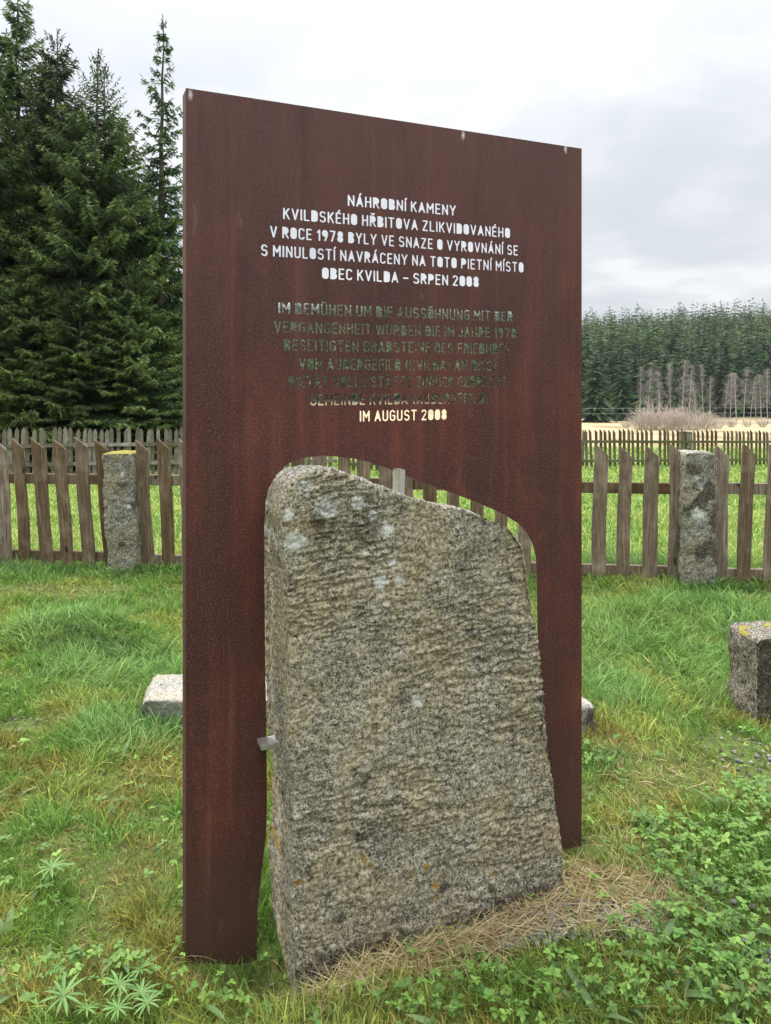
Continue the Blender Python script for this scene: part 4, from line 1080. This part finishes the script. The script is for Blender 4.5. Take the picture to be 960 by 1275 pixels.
def leaf(L, Wd, fold=.25, droop=.35, segs=4, tip=.05):
    """one leaf in local space, growing along +x; returns verts (n,3) and quads"""
    ts = np.linspace(0, 1, segs + 1); V = []
    for t in ts:
        wt = Wd * .5 * (math.sin(math.pi * min(1, t * .92 + .06)) ** .8 if 0 < t < 1 else tip)
        zc = L * (.12 * t - droop * t * t)
        V += [(L * t, -wt, zc + fold * wt), (L * t, 0, zc), (L * t, wt, zc + fold * wt)]
    Q = []
    for s in range(segs):
        a = s * 3; Q += [(a, a + 3, a + 4, a + 1), (a + 1, a + 4, a + 5, a + 2)]
    return np.array(V), np.array(Q)
def place(V, az, pitch, roll, pos, sc=1.0):
    M = Matrix.Rotation(az, 3, 'Z') @ Matrix.Rotation(-pitch, 3, 'Y') @ Matrix.Rotation(roll, 3, 'X'); return (V * sc) @ np.array(M).T + np.array(pos)
def herbs():
    Vs, Qs, Cs, n0 = [], [], [], 0
    LV = [leaf(1, w, .3, d, 3) for w, d in ((.62, .25), (.5, .35), (.7, .15))]
    LONG = leaf(1, .16, .4, .45, 5)
    n = 44000; p = scatter(n, 1.62, 4.2); hz = zone(p[:, 0], p[:, 1], HERB)
    keep = (RNG.random(n) < np.maximum(hz * .60, .035) * (1 - zone(p[:, 0], p[:, 1], TRIM))) & ~in_stone(p[:, 0], p[:, 1]); p = p[keep]; hz = hz[keep]
    zt = terrain(p[:, 0], p[:, 1])
    for i in range(len(p)):
        x, y = p[i]; st = RNG.uniform(.02, .075) * (.6 + .6 * hz[i]); az0 = RNG.uniform(0, 6.283)
        tip = np.array([x + RNG.normal(0, .018), y + RNG.normal(0, .018), zt[i] + st])
        col = np.array([.12, .245, .05]) * RNG.uniform(.55, 1.3) + np.array([.03, .02, 0]) * RNG.random()
        if RNG.random() < .30: col = np.array([.20, .34, .065]) * RNG.uniform(.8, 1.2)
        if RNG.random() < .02: col = np.array([.20, .20, .06]) * RNG.uniform(.7, 1.2)
        if RNG.random() < .035:      # a broad plantain-like leaf on its own
            v, q = LONG; nl = RNG.integers(1, 3)
            for k in range(nl):
                vv = place(v, RNG.uniform(0, 6.28), RNG.uniform(.2, 1.0), RNG.normal(0, .3), (x, y, zt[i]), RNG.uniform(.07, .13))
                Vs.append(vv); Qs.append(q + n0); n0 += len(vv); Cs.append(np.tile(np.array([.13, .21, .075]) * RNG.uniform(.8, 1.3), (len(vv), 1)))
            continue
        nl = int(RNG.choice([3, 5, 5])); size = .009 + .017 * RNG.random() ** 1.6
        for k in range(nl):
            v, q = LV[int(RNG.integers(3))]
            vv = place(v, az0 + 6.283 * k / nl + RNG.normal(0, .15) if nl == 3 else az0 + (k - 2) * .95, RNG.normal(.15, .25), RNG.normal(0, .25), tip, size * RNG.uniform(.8, 1.15))
            Vs.append(vv); Qs.append(q + n0); n0 += len(vv); Cs.append(np.tile(col * RNG.uniform(.85, 1.15), (len(vv), 1)))
        # stem
        w2 = .0008; s = np.array([(x - w2, y, zt[i] - .005), (x + w2, y, zt[i] - .005), tuple(tip + (w2, 0, 0)), tuple(tip - (w2, 0, 0))])
        Vs.append(s); Qs.append(np.array([[0, 1, 2, 3]]) + n0); n0 += 4; Cs.append(np.tile(col * .9, (4, 1)))
    me = np_mesh('herb_leaves', np.concatenate(Vs), np.concatenate(Qs), np.concatenate(Cs), smooth=True); me.materials.append(M_HERB)
    tag(link('ground_herbs', me), 'low three leaved green herbs and broad leaves growing through the lawn', 'ground cover', kind='stuff')
herbs()

def lupine(seed, n_leaf=7):
    rg = np.random.default_rng(seed); Vs, Qs, Cs, n0 = [], [], [], 0; v, q = leaf(1, .155, .5, .25, 4)
    hubs = []
    for h in range(n_leaf):
        az = 6.283 * h / n_leaf + rg.normal(0, .3); r = rg.uniform(.02, .085) * (h > 0); hub = np.array([math.cos(az) * r, math.sin(az) * r, rg.uniform(.03, .075)])
        tl = rg.normal(0, .22, 2); nl = int(rg.integers(9, 12)); sc = rg.uniform(.034, .064)
        for k in range(nl):
            a = 6.283 * k / nl + rg.normal(0, .06)
            vv = place(v, a, .18 + tl[0] * math.cos(a) + tl[1] * math.sin(a) + rg.normal(0, .06), 0, hub, sc * rg.uniform(.85, 1.1))
            Vs.append(vv); Qs.append(q + n0); n0 += len(vv); c = np.array([.125, .245, .055]) * rg.uniform(.8, 1.2)
            cc = np.tile(c, (len(vv), 1)); cc[1::3] *= 1.25; cc[:3] = (.20, .28, .11); Cs.append(cc)
        hubs.append(hub)
    leaves = np_mesh('leaves', np.concatenate(Vs), np.concatenate(Qs), np.concatenate(Cs), smooth=True); leaves.materials.append(M_HERB)
    sv, sq, m0 = [], [], 0
    for hub in hubs:
        a, b = tube([(0, 0, -.01), hub * (.5, .5, .6), hub], [.0022, .0018, .0014], 5); sv.append(a); sq.append(b + m0); m0 += len(a)
    stems = np_mesh('stems', np.concatenate(sv), np.concatenate(sq), np.tile([.12, .19, .07], (m0, 1))); stems.materials.append(M_HERB)
    return leaves, stems
for i, (u, v, k, lab) in enumerate(((176, 1268, 6, 'largest green lupine clump with star shaped leaves, nearest the steel leg'), (108, 1288, 4, 'star leaved lupine at the lower left of the lupine patch'), (64, 1112, 3, 'small greyish lupine seedling alone in the mossy grass on the left'))):
    lv, stt = lupine(300 + i, k); x, y = gp(u, v); root = empty('lupine_plant', (x, y, ter1(x, y) + .01), i * 1.3); tag(root, lab, 'plant')
    link('leaves', lv, None, root); link('stems', stt, None, root)

def gravel():
    rg = np.random.default_rng(9); bm = bmesh.new(); bmesh.ops.create_icosphere(bm, subdivisions=1, radius=1); bm.verts.ensure_lookup_table()
    bv = np.array([v.co for v in bm.verts]); bf = np.array([[v.index for v in f.verts] for f in bm.faces]); bm.free()
    Vs, Qs, Cs, n0 = [], [], [], 0
    n = 9000; p = scatter(n, 1.7, 4.2); bz = zone(p[:, 0], p[:, 1], BARE); keep = (rg.random(n) < np.maximum(bz, .004)) & ~in_stone(p[:, 0], p[:, 1]); p = p[keep]
    m = 650; th = rg.uniform(0, 6.283, m); rr = np.sqrt(rg.random(m)); cx, cy = gp(740, 1150); q = np.stack([cx + .22 * rr * np.cos(th), cy + .085 * rr * np.sin(th)], -1)
    cx, cy = gp(640, 1165); q2 = np.stack([cx + .16 * rr[:300] * np.cos(th[:300]), cy + .045 * rr[:300] * np.sin(th[:300])], -1); p = np.concatenate([p, q, q2])
    ok = ~in_stone(p[:, 0], p[:, 1]); p = p[ok]; z = terrain(p[:, 0], p[:, 1])
    for i in range(len(p)):
        s = (.003 + .010 * rg.random() ** 1.5) * np.array([1, rg.uniform(.6, 1), rg.uniform(.4, .75)]); a = rg.uniform(0, 6.28)
        v = bv * rg.uniform(.75, 1.2, (len(bv), 1)) * s; v = np.stack([v[:, 0] * math.cos(a) - v[:, 1] * math.sin(a), v[:, 0] * math.sin(a) + v[:, 1] * math.cos(a), v[:, 2]], -1) + (p[i][0], p[i][1], z[i] + s[2] * .6 + .005)
        Vs.append(v); Qs.append(bf + n0); n0 += len(v); g = rg.uniform(.06, .25) if rg.random() < .9 else .34; Cs.append(np.tile([g, g * .955, g * .88], (len(v), 1)))
    me = np_mesh('gravel', np.concatenate(Vs), np.concatenate(Qs), np.concatenate(Cs))
    m, nt = material('grey_gravel'); a_ = nt.add('ShaderNodeAttribute', attribute_name='tint'); finish(nt, a_.outputs['Color'], .9, None, .2); me.materials.append(m)
    tag(link('gravel', me), 'small grey gravel showing through the dead grass', 'gravel', kind='stuff')
gravel()

# ---------------------------------------------------------------- air
def haze():
    bm = bmesh.new(); box_bm(bm, -950, 950, -40, 800, -30, 110); me = bm_mesh(bm, 'haze')
    m = bpy.data.materials.new('hazy_air'); m.use_nodes = True; nt = NT(m.node_tree)
    v = nt.add('ShaderNodeVolumePrincipled'); v.inputs['Color'].default_value = (.9, .95, 1, 1); v.inputs['Density'].default_value = HAZE
    v.inputs['Anisotropy'].default_value = .2
    o = nt.add('ShaderNodeOutputMaterial'); nt.t.links.new(v.outputs[0], o.inputs['Volume'])
    tag(link('haze', me, m), kind='stuff')
HAZE = .00013
haze()
